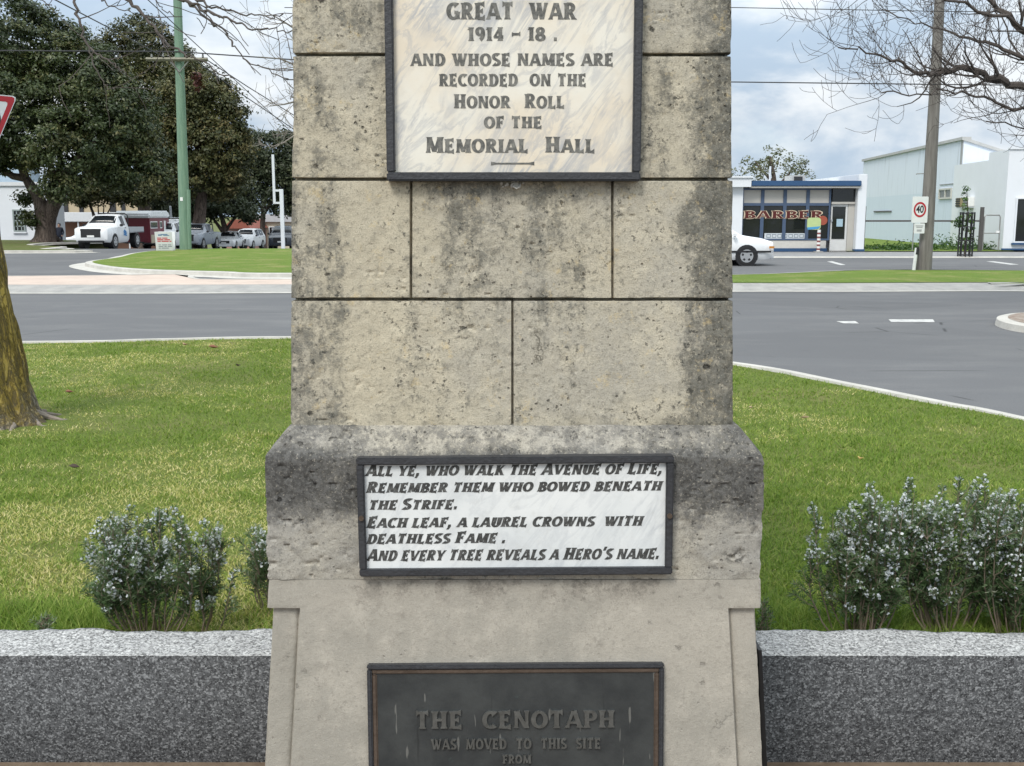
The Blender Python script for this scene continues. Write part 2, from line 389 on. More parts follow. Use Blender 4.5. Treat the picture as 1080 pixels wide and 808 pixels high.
GL = {
 'A': (.86, [dst(.10, 0, .40, 1, TH * 1.15, 1, .2), dst(.76, 0, .46, 1, W0, .8, .2), arm(.2, .66, .3, TH, 0, 0)]),
 'B': (.74, [vst(.2), rib([(.2, 1 - h), (.36, 1 - h)] + arc(.38, .75, .2, .25 - h, 90, -90)[1:] + [(.2, .5)]), rib([(.2, .5), (.38, .5)] + arc(.4, .26, .23, .26 - h, 90, -90)[1:] + [(.2, h)])]),
 'C': (.78, [rib(arc(.44, .5, .31, .5 - h, 48, 312, 22), W0, TH, 2.0, 1.6)]),
 'D': (.82, [vst(.2), rib([(.2, 1 - h), (.36, 1 - h)] + arc(.38, .5, .3, .5 - h, 90, -90, 18)[1:] + [(.2, h)])]),
 'E': (.70, [vst(.2), arm(.2, .62, 1 - h, TH, 0, 1, -.03), arm(.2, .52, .51, TH, 0, .9), arm(.2, .64, h, TH, 0, 1, .03)]),
 'F': (.66, [vst(.2), arm(.2, .62, 1 - h, TH, 0, 1, -.03), arm(.2, .52, .49, TH, 0, .9)]),
 'G': (.84, [rib(arc(.44, .5, .31, .5 - h, 48, 322, 22), W0, TH, 2.0, 1), vst(.69, W0 * .9, .02, .46, .8), arm(.5, .74, .43, TH, .3, 0)]),
 'H': (.86, [vst(.2), vst(.66), arm(.2, .66, .5, TH, 0, 0)]),
 'I': (.40, [vst(.2)]),
 'K': (.84, [vst(.2), dst(.28, .46, .66, 1, TH, 0, 1), dst(.38, .56, .70, 0, W0, 0, .7)]),
 'L': (.66, [vst(.2), arm(.2, .62, h, TH, 0, 1, .04)]),
 'M': (1.04, [dst(.16, 0, .20, 1, TH * 1.2, 1, .6), dst(.22, 1, .52, .06, W0 * .95, .5, 0), dst(.54, .06, .80, 1, TH, 0, .4), vst(.86)]),
 'N': (.88, [vst(.17, TH * 1.25), dst(.2, 1, .68, 0, W0, .5, 0), vst(.71, TH * 1.25)]),
 'O': (.86, [rib(arc(.43, .5, .31, .5 - h, 90, 450, 32))]),
 'P': (.72, [vst(.2), rib([(.2, 1 - h), (.36, 1 - h)] + arc(.38, .71, .22, .29 - h, 90, -90)[1:] + [(.2, .42 + h)])]),
 'R': (.80, [vst(.2), rib([(.2, 1 - h), (.36, 1 - h)] + arc(.38, .73, .21, .27 - h, 90, -90)[1:] + [(.2, .46 + h)]), dst(.38, .5, .66, 0, W0 * .95, 0, .7)]),
 'S': (.66, [rib(arc(.33, .73, .2, .27 - h, 35, 250, 14) + arc(.33, .25, .22, .25 - h, 70, -145, 14), W0, TH * 1.1, 1.9, 1.9)]),
 'T': (.78, [vst(.39), arm(.39, .70, 1 - h, TH, 0, 1, -.03), arm(.39, .08, 1 - h, TH, 0, 1, -.03)]),
 'U': (.84, [rib([(.2, 1), (.2, .32)] + arc(.43, .32, .23, .32 - h, 180, 360)[1:] + [(.66, 1)], W0, TH, 1.5, 1.5)]),
 'V': (.84, [dst(.12, 1, .42, 0, W0, .7, 0), dst(.74, 1, .46, 0, TH * 1.1, 1, 0)]),
 'W': (1.14, [dst(.12, 1, .36, 0, W0, .7, 0), dst(.60, 1, .40, 0, TH, .3, 0), dst(.56, 1, .76, 0, W0, .3, 0), dst(1.02, 1, .80, 0, TH, 1, 0)]),
 'Y': (.80, [vst(.41, W0, 0, .5), dst(.12, 1, .41, .42, W0, .7, 0), dst(.72, 1, .43, .42, TH, 1, 0)]),
 '1': (.42, [vst(.22), dst(.05, .82, .2, 1, TH, 0, 0)]),
 '4': (.76, [vst(.5, W0 * .95), dst(.10, .27, .48, 1, TH, 0, 0), arm(.06, .70, .27, TH, 0, .6)]),
 '8': (.74, [rib(arc(.37, .75, .19, .25 - h, 90, 450, 22), W0 * .9), rib(arc(.37, .26, .23, .26 - h, 90, 450, 22), W0)]),
 '9': (.74, [rib(arc(.36, .68, .2, .32 - h, 90, 450, 22), W0), rib(arc(.30, .55, .27, .55 - h, 15, -75, 12), W0, TH, 1, 1.6)]),
 '-': (.62, [arm(.31, .60, .5, TH, 0, .9, .03), arm(.31, .02, .5, TH, 0, .9, -.03)]),
 '.': (.32, [('v', [(.05, .1), (.25, .1)], [.2, .2])]),
 ',': (.32, [('v', [(.05, .1), (.25, .1)], [.2, .2]), dst(.08, -.2, .19, .1, .1, -.4, 0)]),
 "'": (.26, [dst(.09, .72, .15, 1.05, .13, -.6, .3)]),
 ' ': (.42, []),
}
def ribbon(mb, pts, nrm, wid, T, z0, z1):
    """pts/nrm/wid in glyph space; T maps (x,y,z) to mesh space"""
    n = len(pts); b = len(mb.v)
    for (x, y), (nx, ny), w in zip(pts, nrm, wid):
        for z in (z0, z1):
            for sgn in (-1, 1):
                mb.v.append(T(x + nx * w / 2 * sgn, y + ny * w / 2 * sgn, z))
    for i in range(n - 1):
        a, c = b + i * 4, b + i * 4 + 4
        mb.f += [(a + 2, a + 3, c + 3, c + 2), (a, a + 2, c + 2, c), (a + 3, a + 1, c + 1, c + 3)]
    mb.f += [(b, b + 1, b + 3, b + 2), (b + (n - 1) * 4 + 2, b + (n - 1) * 4 + 3, b + (n - 1) * 4 + 1, b + (n - 1) * 4)]
def text_mesh(runs, x0, x1, yb, capy, slant=0.0, z0=0.0, thick=.0008, grow=1.0, dy=0.0):
    """runs: list of (char, scale). fitted between x0 and x1 with its foot on yb; capy = cap height"""
    adv = 0; pos = []
    for ch, s in runs:
        w, st = GL[ch]; pos.append((adv, s, st)); adv += (w + .05) * s
    adv -= .05 * runs[-1][1]
    kx = (x1 - x0) / adv; mb = MB(); rd = random.Random(3)
    for ax, s, st in pos:
        jy = rd.uniform(-.012, .012)
        for k, (kind, pts, wd) in enumerate(st):
            if kind == 'h': nr = [(1, 0)] * len(pts); wid = wd
            elif kind == 'v': nr = [(0, 1)] * len(pts); wid = wd
            else:
                th, tn, e0, e1 = wd; nr = []; wid = []
                for i in range(len(pts)):
                    p, q = pts[max(i - 1, 0)], pts[min(i + 1, len(pts) - 1)]
                    dx, dyy = q[0] - p[0], q[1] - p[1]; L = math.hypot(dx, dyy) or 1
                    nr.append((-dyy / L, dx / L)); wid.append(tn + (th - tn) * (dyy / L) ** 2)
                m = min(3, len(pts) // 2)
                for i in range(m):
                    wid[i] *= 1 + (e0 - 1) * (1 - i / m); wid[-1 - i] *= 1 + (e1 - 1) * (1 - i / m)
            wid = [w_ + (grow - 1) * .2 for w_ in wid]
            T = lambda x, y, z, ax=ax, s=s: (x0 + (ax + x * s) * kx + slant * (y * s * capy), yb + (y * s + jy + dy) * capy, z)
            ribbon(mb, pts, nr, wid, T, z0, z0 + thick + k * 6e-5)
    return mb
def runs(txt, big=1.0, small=1.0, caps=None):
    """small capitals: '^' before a letter makes it a large initial"""
    out = []; i = 0; up = False
    for ch in txt:
        if ch == '^': up = True; continue
        out.append((ch, big if (up or not ch.isalpha()) else small)); up = False
    return out

# ------------------------------------------------------------------ cenotaph
MY = 2.8595
HW0, HZ0, SL = .5095, 1.123, .0314
def shaft_hw(z): return HW0 - (np.asarray(z) - HZ0) * SL
cen = thing('cenotaph', 'weathered square stone cenotaph with marble and bronze plaques in the middle of the photo', 'monument', (0, MY, 0))
def front_hit(px, py, z0, hw0, slope):
    """point where the pixel's ray meets the front face y = MY - (hw0 - (z-z0)*slope), in the cenotaph's own coordinates"""
    d = raydir(px, py)
    t = (MY - hw0 + (EYE - z0) * slope) / (d.y - d.z * slope)
    return Vector((d.x * t, d.y * t - MY, EYE + d.z * t))
def ring_solid(name, zs, hwf, tf, tsd, disp, mat, parent, top=True):
    cols = [tf, tsd, tsd, tsd]; zs = np.asarray(zs); n = len(zs); hw = hwf(zs)[:, None]
    ds = []
    for s in range(4):
        t = np.concatenate([cols[s], [1.0]])
        ds.append(disp(s, t[None, :] * hw, np.broadcast_to(zs[:, None], (n, len(t)))))
    dc = [np.minimum(ds[(k - 1) % 4][:, -1], ds[k][:, 0]) for k in range(4)]
    blocks = []
    for s in range(4):
        t = cols[s]; d = ds[s][:, :-1].copy(); d[:, 0] = dc[s]
        lo = -(hw[:, 0] + dc[s]); hi = hw[:, 0] + dc[(s + 1) % 4]
        al = lo[:, None] + (t[None, :] + 1) / 2 * (hi - lo)[:, None] if False else np.clip(t[None, :] * hw, lo[:, None], hi[:, None])
        al[:, 0] = lo
        out = hw + d; Z = np.broadcast_to(zs[:, None], al.shape)
        P = [(al, -out), (out, al), (-al, out), (-out, -al)][s]
        blocks.append(np.stack([P[0], P[1], Z], -1))
    V = np.concatenate(blocks, 1); m = V.shape[1]
    i = np.arange(n - 1)[:, None]; j = np.arange(m)[None, :]; j2 = (j + 1) % m
    F = np.stack([i * m + j, i * m + j2, (i + 1) * m + j2, (i + 1) * m + j], -1).reshape(-1, 4)
    o = np_mesh(name, V.reshape(-1, 3), F, mat, parent, True)
    if top:
        me = o.data; bm = bmesh.new(); bm.from_mesh(me); bm.verts.ensure_lookup_table()
        for r in (0, n - 1):
            vs = [bm.verts[r * m + c] for c in range(m)]
            try: bm.faces.new(vs if r else vs[::-1])
            except Exception: pass
        bm.to_mesh(me); bm.free()
    try: o.data.set_sharp_from_angle(angle=R(24))
    except Exception: pass
    return o
def lv(a, b, step, marks=(), offs=(-.004, -.0022, 0, .0022, .004)):
    L = list(np.linspace(a, b, max(2, int(round((b - a) / step)) + 1)))
    for mk in marks:
        L = [q for q in L if abs(q - mk) > .0055] + [mk + o_ for o_ in offs]
    return np.array(sorted(q for q in L if a - 1e-9 <= q <= b + 1e-9))
JZ = [front_hit(540, y, HZ0, HW0, SL).z for y in (316, 189, 57.5)]
JZ += [JZ[-1] + .27, JZ[-1] + .54, JZ[-1] + .81]
jx = {0: [(541 - 540.5) / 234], 1: [(433.5 - 540.5) / 234, (647 - 540.5) / 234]}
tj = [jx[0][0]] + jx[1]
zs_s = np.concatenate([lv(HZ0 - .004, 2.16, .0045, JZ[:3], (-.0052, -.0040, -.0022, 0, .0022, .0040, .0052)), lv(2.17, 3.3, .05, JZ[3:])])
tf_s = lv(-1, 1 - 1e-4, .009, tj, tuple(q / .5 for q in (-.0034, -.002, 0, .002, .0034)))
tf_s = np.unique(np.concatenate([tf_s, [-.997, -.992, -.985, .985, .992, .997]])); tf_s = tf_s[tf_s < .9995]
ts_s = np.unique(np.concatenate([np.linspace(-1, 1, 40)[:-1], [-.99, -.98, .98, .99]]))
def shaft_disp(s, X, Z):
    k = s * 17.3
    d = (fbm(X * 9 + k, Z * 9, k, 1, 5) - .5) * .004 + (fbm(X * 45 + k, Z * 45, 3, 5, 3) - .5) * .0028
    pit = np.clip(fbm(X * 70 + k, Z * 80, 9, 11, 2) - .70, 0, 1) * .02 * sstep(.45, .6, fbm(X * 5, Z * 5, k, 21, 2)); d = d - pit
    hw = shaft_hw(Z); e = hw - np.abs(X)
    rag = (fbm(Z * 14, np.sign(X) * 3 + k, 1, 31, 4)); d = d - (.0015 + .012 * np.clip(rag - .52, 0, 1)) * np.exp(-e / .010)
    dep = np.zeros_like(d)
    for i, jz in enumerate(JZ):
        q = np.abs(Z - jz - (fbm(X * 8, i * 5.1, 0, 41, 3) - .5) * .002)
        dep = np.maximum(dep, 1 - sstep(.0022, .0040, q))
        chip = np.clip(fbm(X * 40 + i, i * 3.0, k, 51, 4) - .55, 0, 1) * .03
        d = d - chip * np.exp(-q / .004)
    if s in (0, 2):
        band = [HZ0 - .01] + JZ
        for c in range(len(band) - 1):
            for t in jx.get(c, []):
                q = np.abs(X - t * shaft_hw(Z)); inb = (Z > band[c]) & (Z < band[c + 1])
                dep = np.maximum(dep, np.where(inb, 1 - sstep(.0012, .0032, q), 0) * .6)
    bq = Z - HZ0; d = d - np.clip(fbm(X * 22, 2.2, k, 61, 3) - .5, 0, 1) * .03 * np.exp(-np.abs(bq) / .008)
    return d - .024 * dep * (1 - .72 * np.exp(-np.maximum(e, 0) / .03))
shaft = ring_solid('shaft', zs_s, shaft_hw, tf_s, ts_s, shaft_disp, STONE, cen)
# square block with sloped weathering
BT, BB, BHW = 1.064, .778, .567
_pz = np.array([BB - .001, BT - .0015, BT + .0005, HZ0 - .001, HZ0 + .004]); _ph = np.array([BHW + .001, BHW, BHW - .001, HW0 + .010, HW0 - .004])
def block_hw(z): return np.interp(z, _pz, _ph)
def block_disp(s, X, Z):
    k = s * 11.7 + 3
    d = (fbm(X * 8 + k, Z * 8, k, 2, 5) - .5) * .0045 + (fbm(X * 40 + k, Z * 40, 3, 6, 4) - .5) * .004
    d = d - np.clip(fbm(X * 60 + k, Z * 70, 9, 12, 2) - .68, 0, 1) * .03
    e = block_hw(Z) - np.abs(X)
    d = d - (.001 + .013 * np.clip(fbm(Z * 26, np.sign(X) * 3 + k, 1, 32, 5) - .48, 0, 1)) * np.exp(-e / .008)
    d = d - .009 * np.clip(fbm(X * 24, k, 2, 33, 5) - .48, 0, 1) * np.exp(-np.abs(Z - BT) / .005)
    low = np.clip(fbm(X * 9, k, 5, 34, 4) - .42, 0, 1)
    d = d - .0025 * sstep(.0, .012, low * .2 + .012 * (fbm(X * 40, Z * 40, k, 36, 3) - .5) - (Z - BB - .004))   # spalled foot of the block
    return d
ring_solid('base_block', lv(BB - .001, HZ0 + .004, .0045), block_hw, lv(-1, .9999, .009)[:-1], np.linspace(-1, 1, 50)[:-1], block_disp, BLOCKM, cen).location.x = .005
# rendered plinth: plain band, below it a raised panel between recessed corners
PZ = .707
_qz = np.array([0., PZ, BB]); _qh = np.array([.622, .571, .567])
def pl_hw(z): return np.interp(z, _qz, _qh)
def pan_hw(z): return np.interp(z, [0., PZ], [.545, .494])
def pl_disp(s, X, Z):
    k = s * 5.9 + 8
    d = (fbm(X * 6 + k, Z * 6, k, 3, 4) - .5) * .005 + (fbm(X * 60 + k, Z * 60, 3, 7, 3) - .5) * .0012
    e = pl_hw(Z) - np.abs(X)
    d = d - (.0015 + .006 * np.clip(fbm(Z * 12, np.sign(X) + k, 1, 35, 3) - .5, 0, 1)) * np.exp(-e / .008)
    notch = sstep(-.0012, .0012, np.abs(X) - pan_hw(Z)) * sstep(.0015, -.0015, Z - PZ) if False else sstep(0, 1, np.clip((np.abs(X) - pan_hw(Z)) / .003 + .5, 0, 1)) * (1 - sstep(0, 1, np.clip((Z - PZ) / .005 + .5, 0, 1)))
    d = d - notch * (.013 + .0)
    d = d - notch * .009 * np.exp(-np.abs(np.abs(X) - pan_hw(Z) - .004) / .004) * .6
    return d
_tp = lv(-1, .9999, .009)[:-1]
_tp = np.unique(np.concatenate([_tp] + [sg * np.linspace(.845, .895, 44) for sg in (-1, 1)]))
ring_solid('plinth', lv(0, BB - .002, .008, [PZ], (-.003, -.002, -.001, 0, .001, .002, .003)), pl_hw, _tp, np.unique(np.concatenate([np.linspace(-1, 1, 40)[:-1]] + [sg * np.linspace(.85, .89, 16) for sg in (-1, 1)])), pl_disp, PLINTHM, cen).location.x = .005
# the lawn side gap is closed with a black membrane strip
def plane_part(name, P, lean, roll, build_mb, mats, parent, bevel=0, smooth=False):
    o = build_mb.build(name, mats, parent, smooth, bevel)
    Rm = Matrix.Rotation(R(90) - lean, 4, 'X') @ Matrix.Rotation(roll, 4, 'Z')
    o.matrix_local = Matrix.Translation(P) @ Rm
    return o
class Face:
    """plane lying on the front of the cenotaph, used to turn photo measurements into plaque measurements"""
    def __init__(s, z0, hw0, slope, px, py, roll=0.0):
        s.a = (z0, hw0, slope); s.lean = math.atan(slope); s.roll = roll
        s.P = front_hit(px, py, *s.a)
        s.Mi = (Matrix.Translation(s.P) @ Matrix.Rotation(R(90) - s.lean, 4, 'X') @ Matrix.Rotation(roll, 4, 'Z')).inverted()
    def uv(s, px, py):
        q = s.Mi @ front_hit(px, py, *s.a); return q.x, q.y
def frame_mb(x0, x1, y0, y1, w, za, zb):
    mb = MB()
    mb.bx(x0, x1, y0, y0 + w, za, zb); mb.bx(x0, x1, y1 - w, y1, za, zb)
    mb.bx(x0, x0 + w, y0 + w, y1 - w, za, zb - .0004); mb.bx(x1 - w, x1, y0 + w, y1 - w, za, zb - .0004)
    return mb
mb = MB().prism([(.571 + .004, .60), (.583, .60), (.632, 0), (.615, 0)], 'y', -.555, -.50); mb.build('membrane_strip', M('black_membrane', (.008, .008, .009), .5, 0, .2), cen)
# --- upper marble plaque
fu = Face(HZ0, HW0, SL, 541, 100)
L0, B0 = fu.uv(409.5, 191.5); R0, _ = fu.uv(674, 191.5); T0 = B0 + 1.02
w = .0185
mb = MB().bx(L0 + w * .6, R0 - w * .6, B0 + w * .6, T0 - w * .6, -.012, .014)
slab = plane_part('memorial_plaque', fu.P, fu.lean, 0, mb, MARBLE, cen)
slab['label'] = 'tall veined cream marble plaque in a dark frame'
frame_mb(L0, R0, B0, T0, w, -.012, .030).build('frame', FRAMEM, slab, bevel=.003)
def line(f, slabo, txt, xa, xb, yt, yb, ink, slant=0, big=1., small=1., zz=.0142, thick=.0006, grow=1.32):
    x0, y0 = f.uv(xa, yb); x1, _ = f.uv(xb, yb); _, y1 = f.uv((xa + xb) / 2, yt); _, y0 = f.uv((xa + xb) / 2, yb)
    return text_mesh(runs(txt, big, small), x0, x1, y0, y1 - y0, slant, zz, thick, grow).build('lettering', ink, slabo)
for a in (('^G^R^E^A^T  ^W^A^R', 471.3, 607.4, 4.7, 21.8), ('1914 - 18 .', 493.9, 588, 30.3, 44.3), ('AND WHOSE NAMES ARE', 433.7, 646.3, 57.8, 70.5),
          ('RECORDED  ON THE', 463.5, 617.8, 79.3, 91.8), ('^HONOR  ^ROLL', 479, 595, 100.3, 114.9), ('OF THE', 510.7, 571.6, 123.9, 135.9), ('^MEMORIAL  ^HALL', 449.3, 626.9, 145.2, 161.5)):
    sm = .86 if '^' in a[0] else 1.0
    line(fu, slab, *a, INK, big=1, small=sm)
(x0, y0), (x1, _) = fu.uv(518, 173), fu.uv(563.3, 173)
mb = MB(); ribbon(mb, [(x0, y0), (x0 + .012, y0), (x1 - .012, y0), (x1, y0)], [(0, 1)] * 4, [.008, .0035, .0035, .008], lambda x, y, z: (x, y, z), .0142, .0149); mb.build('lettering', INK, slab)
# little mortar crust and hook under the plaque
mb = MB(); hx, hy = fu.uv(545, 197)
for k in range(26):
    a = rng.normal(0, .016), rng.normal(0, .0035)
    mb.box((hx + a[0], hy + .004 + a[1], .003), (rng.uniform(.003, .009), rng.uniform(.002, .006), rng.uniform(.004, .012)), Matrix.Rotation(rng.uniform(0, 3), 3, 'Z'))
mb.tube([(hx - .008, hy + .008, .004), (hx - .007, hy - .001, .012), (hx, hy - .005, .014), (hx + .007, hy - .001, .012), (hx + .008, hy + .008, .004)], .002, 6)
mb.build('mortar_crust', CONC, slab)
# --- middle marble plaque with slanted verse
fm = Face(BB, BHW + .001, (.004) / .286, 541.5, 543, R(-.0))
fm = Face(BB, BHW + .001, (.004) / .286, 541.5, 543, R(.45))
L0, T0 = fm.uv(377, 481); R0, B0 = fm.uv(707.5, 602.5)
w = .0165
mb = MB().bx(L0 + w * .6, R0 - w * .6, B0 + w * .6, T0 - w * .6, -.012, .012)
slab2 = plane_part('verse_plaque', fm.P, fm.lean, fm.roll, mb, MARBLE2, cen)
slab2['label'] = 'wide white marble plaque with a slanted verse'
frame_mb(L0, R0, B0, T0, w, -.016, .024).build('frame', FRAMEM, slab2, bevel=.0025)
for sx in (L0 + w / 2, R0 - w / 2):
    MB().cyl((sx, (T0 + B0) / 2, .024), (sx, (T0 + B0) / 2, .028), .006, 12).build('screw', COPPER, slab2)
def dimen(xa): return xa
for txt, xa, xb, yt, yb in (('^ALL YE, WHO WALK THE ^AVENUE OF ^LIFE,', 384.7, 699.0, 488.8, 500.7), ('^REMEMBER THEM WHO BOWED BENEATH', 385.5, 698, 507, 518.2),
                            ('THE ^STRIFE.', 387.5, 484.5, 525, 536), ('^EACH LEAF, A LAUREL CROWNS  WITH', 386.0, 678, 543.5, 555), ('DEATHLESS ^FAME .', 386.0, 535.0, 560.3, 571.8), ("^AND EVERY TREE REVEALS A ^HERO'S NAME.", 386.0, 696, 577.5, 589.8)):
    x0, yb_ = fm.uv(xa + 1, yb); x1, _ = fm.uv(xb - 2, yb); _, ya_ = fm.uv(xa, yt)
    text_mesh([(c, s * (1 if c != ' ' else .72)) for c, s in runs(txt, 1.0, .86)], x0, x1, yb_, ya_ - yb_, .30, .0122, .0006, 1.42).build('lettering', INK2, slab2)
# --- bronze plaque on the plinth
psl = (_qh[0] - _qh[1]) / PZ
fb = Face(0, _qh[0], psl, 544, 760)
L0, T0 = fb.uv(388, 698.5); R0, _ = fb.uv(700, 698.5); B0 = T0 - .44
mb = MB().bx(L0 + .02, R0 - .02, B0 + .02, T0 - .02, -.01, .008)
slab3 = plane_part('bronze_plaque', fb.P, fb.lean, R(.35), mb, BRONZE, cen)
slab3['label'] = 'dark bronze plaque with raised letters'
frame_mb(L0, R0, B0, T0, .011, -.01, .016).build('frame', FRAMEM, slab3, bevel=.003)
frame_mb(L0 + .010, R0 - .010, B0 + .010, T0 - .010, .0125, -.01, .0125).build('inner_moulding', COPPER, slab3, bevel=.003)
for a in (('THE  CENOTAPH', 438, 648, 748, 765.5), ('WAS  MOVED  TO  THIS  SITE', 455, 633, 777, 787.3), ('FROM', 529.7, 560, 794, 802.5)):
    o = line(fb, slab3, *a, BRONZEL, zz=.0078, thick=.006, grow=1.1)
# ------------------------------------------------------------------ terrain and ground sheets
def zg(x, y):
    s = 1 - sstep(-8, 8, np.asarray(x, float))
    return -.03 * np.clip(np.asarray(y, float) - 52, 0, 75) * s
def zgf(x, y): return float(zg(x, y))
def sheet(name, xs, ys, dz, mat, kind='structure'):
    X, Y = np.meshgrid(xs, ys); V = np.stack([X, Y, zg(X, Y) + dz], -1).reshape(-1, 3); m = len(xs)
    i = np.arange(len(ys) - 1)[:, None]; j = np.arange(m - 1)[None, :]
    F = np.stack([i * m + j, i * m + j + 1, (i + 1) * m + j + 1, (i + 1) * m + j], -1).reshape(-1, 4)
    return tag(np_mesh(name, V, F, mat, None, True), kind=kind)
big = np.array([-3000, -1200, -500, -200, -100, *np.arange(-60, 61, 4), 100, 200, 500, 1200, 3000.])
bigy = np.array([-2000, -600, -150, -60, *np.arange(-20, 140, 4), 160, 240, 500, 1200, 3500.])
sheet('ground', big, bigy, -.05, LAND)
sheet('road', np.arange(-62, 63, 2.), np.arange(-12, 129, 2.), 0.0, ASPH)
def poly_sheet(name, pts, z, mat, kind='structure', zf=None, n=1):
    bm = bmesh.new(); vs = [bm.verts.new((p[0], p[1], z if zf is None else zf(p[0], p[1]))) for p in pts]
    bm.faces.new(vs); bmesh.ops.triangulate(bm, faces=bm.faces[:])
    me = bpy.data.meshes.new(name); bm.to_mesh(me); bm.free()
    for p in me.polygons:
        if p.normal.z < 0: p.flip()
    return tag(link_mesh(name, me, mat), kind=kind)
def spline(pts, n=8, closed=False):
    pts = [Vector(p[:2]) for p in pts]; out = []; N = len(pts)
    for i in range(N if closed else N - 1):
        P = [pts[(i + k) % N] if closed else pts[min(max(i + k, 0), N - 1)] for k in (-1, 0, 1, 2)]
        for k in range(n):
            t = k / n
            out.append(.5 * ((2 * P[1]) + (P[2] - P[0]) * t + (2 * P[0] - 5 * P[1] + 4 * P[2] - P[3]) * t * t + (3 * P[1] - P[0] - 3 * P[2] + P[3]) * t ** 3))
    if not closed: out.append(pts[-1])
    return out
def offset(path, d, closed=False):
    out = []; N = len(path)
    for i, p in enumerate(path):
        a = path[(i - 1) % N] if closed or i > 0 else p; b = path[(i + 1) % N] if closed or i < N - 1 else p
        t = (b - a).normalized(); out.append(p + Vector((-t.y, t.x)) * d)
    return out
def sweep(name, path, prof, mat, closed=False, kind='structure', zoff=None):
    """prof: (offset to the left, height) pairs"""
    rails = [offset(path, o_, closed) for o_, _ in prof]; n = len(path); k = len(prof); V = []; F = []
    for i in range(n):
        for j in range(k):
            p = rails[j][i]; V.append((p.x, p.y, prof[j][1] + (zoff(p.x, p.y) if zoff else 0)))
    for i in range(n if closed else n - 1):
        for j in range(k - 1):
            a, b = i * k + j, ((i + 1) % n) * k + j; F.append((a, b, b + 1, a + 1))
    me = bpy.data.meshes.new(name); me.from_pydata(V, [], F); me.update()
    bm = bmesh.new(); bm.from_mesh(me); bmesh.ops.recalc_face_normals(bm, faces=bm.faces[:])
    if sum(f.normal.z for f in bm.faces) < 0: bmesh.ops.reverse_faces(bm, faces=bm.faces[:])
    bm.to_mesh(me); bm.free()
    return tag(link_mesh(name, me, mat), kind=kind)
WALL_Y0, WALL_Y1, WALL_Z = 2.87, 3.06, .337
# near lawn: kerb runs round its far side, clockwise seen from above so that the lawn is on the right
kp = [(-30, 6.0), (-22, 10.2), (-14, 12.1)] + [tuple(G(x, y, .11)[:2]) for x, y in ((25, 359), (160, 356.5), (305, 354))] + [(.2, 12.75)] + [tuple(G(x, y, .11)[:2]) for x, y in ((777, 381), (900, 403), (1000, 422.5), (1080, 438))] + [(4.75, 5.2), (4.9, 3.2), (4.9, -6)]
kpath = spline(kp, 8)
sweep('kerb', kpath, [(0.0, .0), (.0, .085), (-.02, .105), (-.13, .11), (-.15, .06)], CONC)
sweep('gutter', kpath, [(.42, .0045), (.0, .004)], CONCG)
lawn_edge = offset(kpath, -.145)
def lawn_z(x, y): return .088 + .10 * float(sstep(9.0, 3.2, y) if False else 1 - sstep(3.2, 9.0, y)) - .02 * 0
# lawn as a fine grid clipped to the kerb
le = np.array([(p.x, p.y) for p in lawn_edge])
def inside(X, Y, poly):
    r = np.zeros(X.shape, bool); n = len(poly)
    for i in range(n):
        (x0, y0), (x1, y1) = poly[i], poly[(i + 1) % n]
        c = ((y0 > Y) != (y1 > Y)) & (X < (x1 - x0) * (Y - y0) / ((y1 - y0) if y1 != y0 else 1e-9) + x0); r ^= c
    return r
def lawn_zv(X, Y): return .088 + .10 * (1 - sstep(3.2, 9.0, Y)) + .018 * (fbm(X * 1.3, Y * 1.3, 0, 71, 4) - .5)
lawn_poly = [(-30, WALL_Y1 - .08)] + [tuple(p) for p in le if p[1] > WALL_Y1] + [(float(le[-1][0]), WALL_Y1 - .08)]
bm = bmesh.new(); fc = bm.faces.new([bm.verts.new((x, y, 0)) for x, y in lawn_poly])
for ax, lo, hi, stp in ((0, -8, 5, .5), (1, 3.2, 13.5, .5)):
    for c in np.arange(lo, hi, stp):
        no = (1, 0, 0) if ax == 0 else (0, 1, 0); co = (c, 0, 0) if ax == 0 else (0, c, 0)
        bmesh.ops.bisect_plane(bm, geom=bm.verts[:] + bm.edges[:] + bm.faces[:], plane_co=co, plane_no=no)
bmesh.ops.triangulate(bm, faces=bm.faces[:])
P = np.array([v.co[:] for v in bm.verts]); Z = lawn_zv(P[:, 0], P[:, 1])
for v, z in zip(bm.verts, Z): v.co.z = z
for f in bm.faces:
    if f.normal.z < 0: f.normal_flip()
me = bpy.data.meshes.new('lawn'); bm.to_mesh(me); bm.free(); tag(link_mesh('lawn', me, SOIL, None, True), kind='structure')
poly_sheet('paving', [(-30, -6), (4.7, -6), (4.7, WALL_Y0 + .1), (-30, WALL_Y0 + .1)], .005, PAVE)

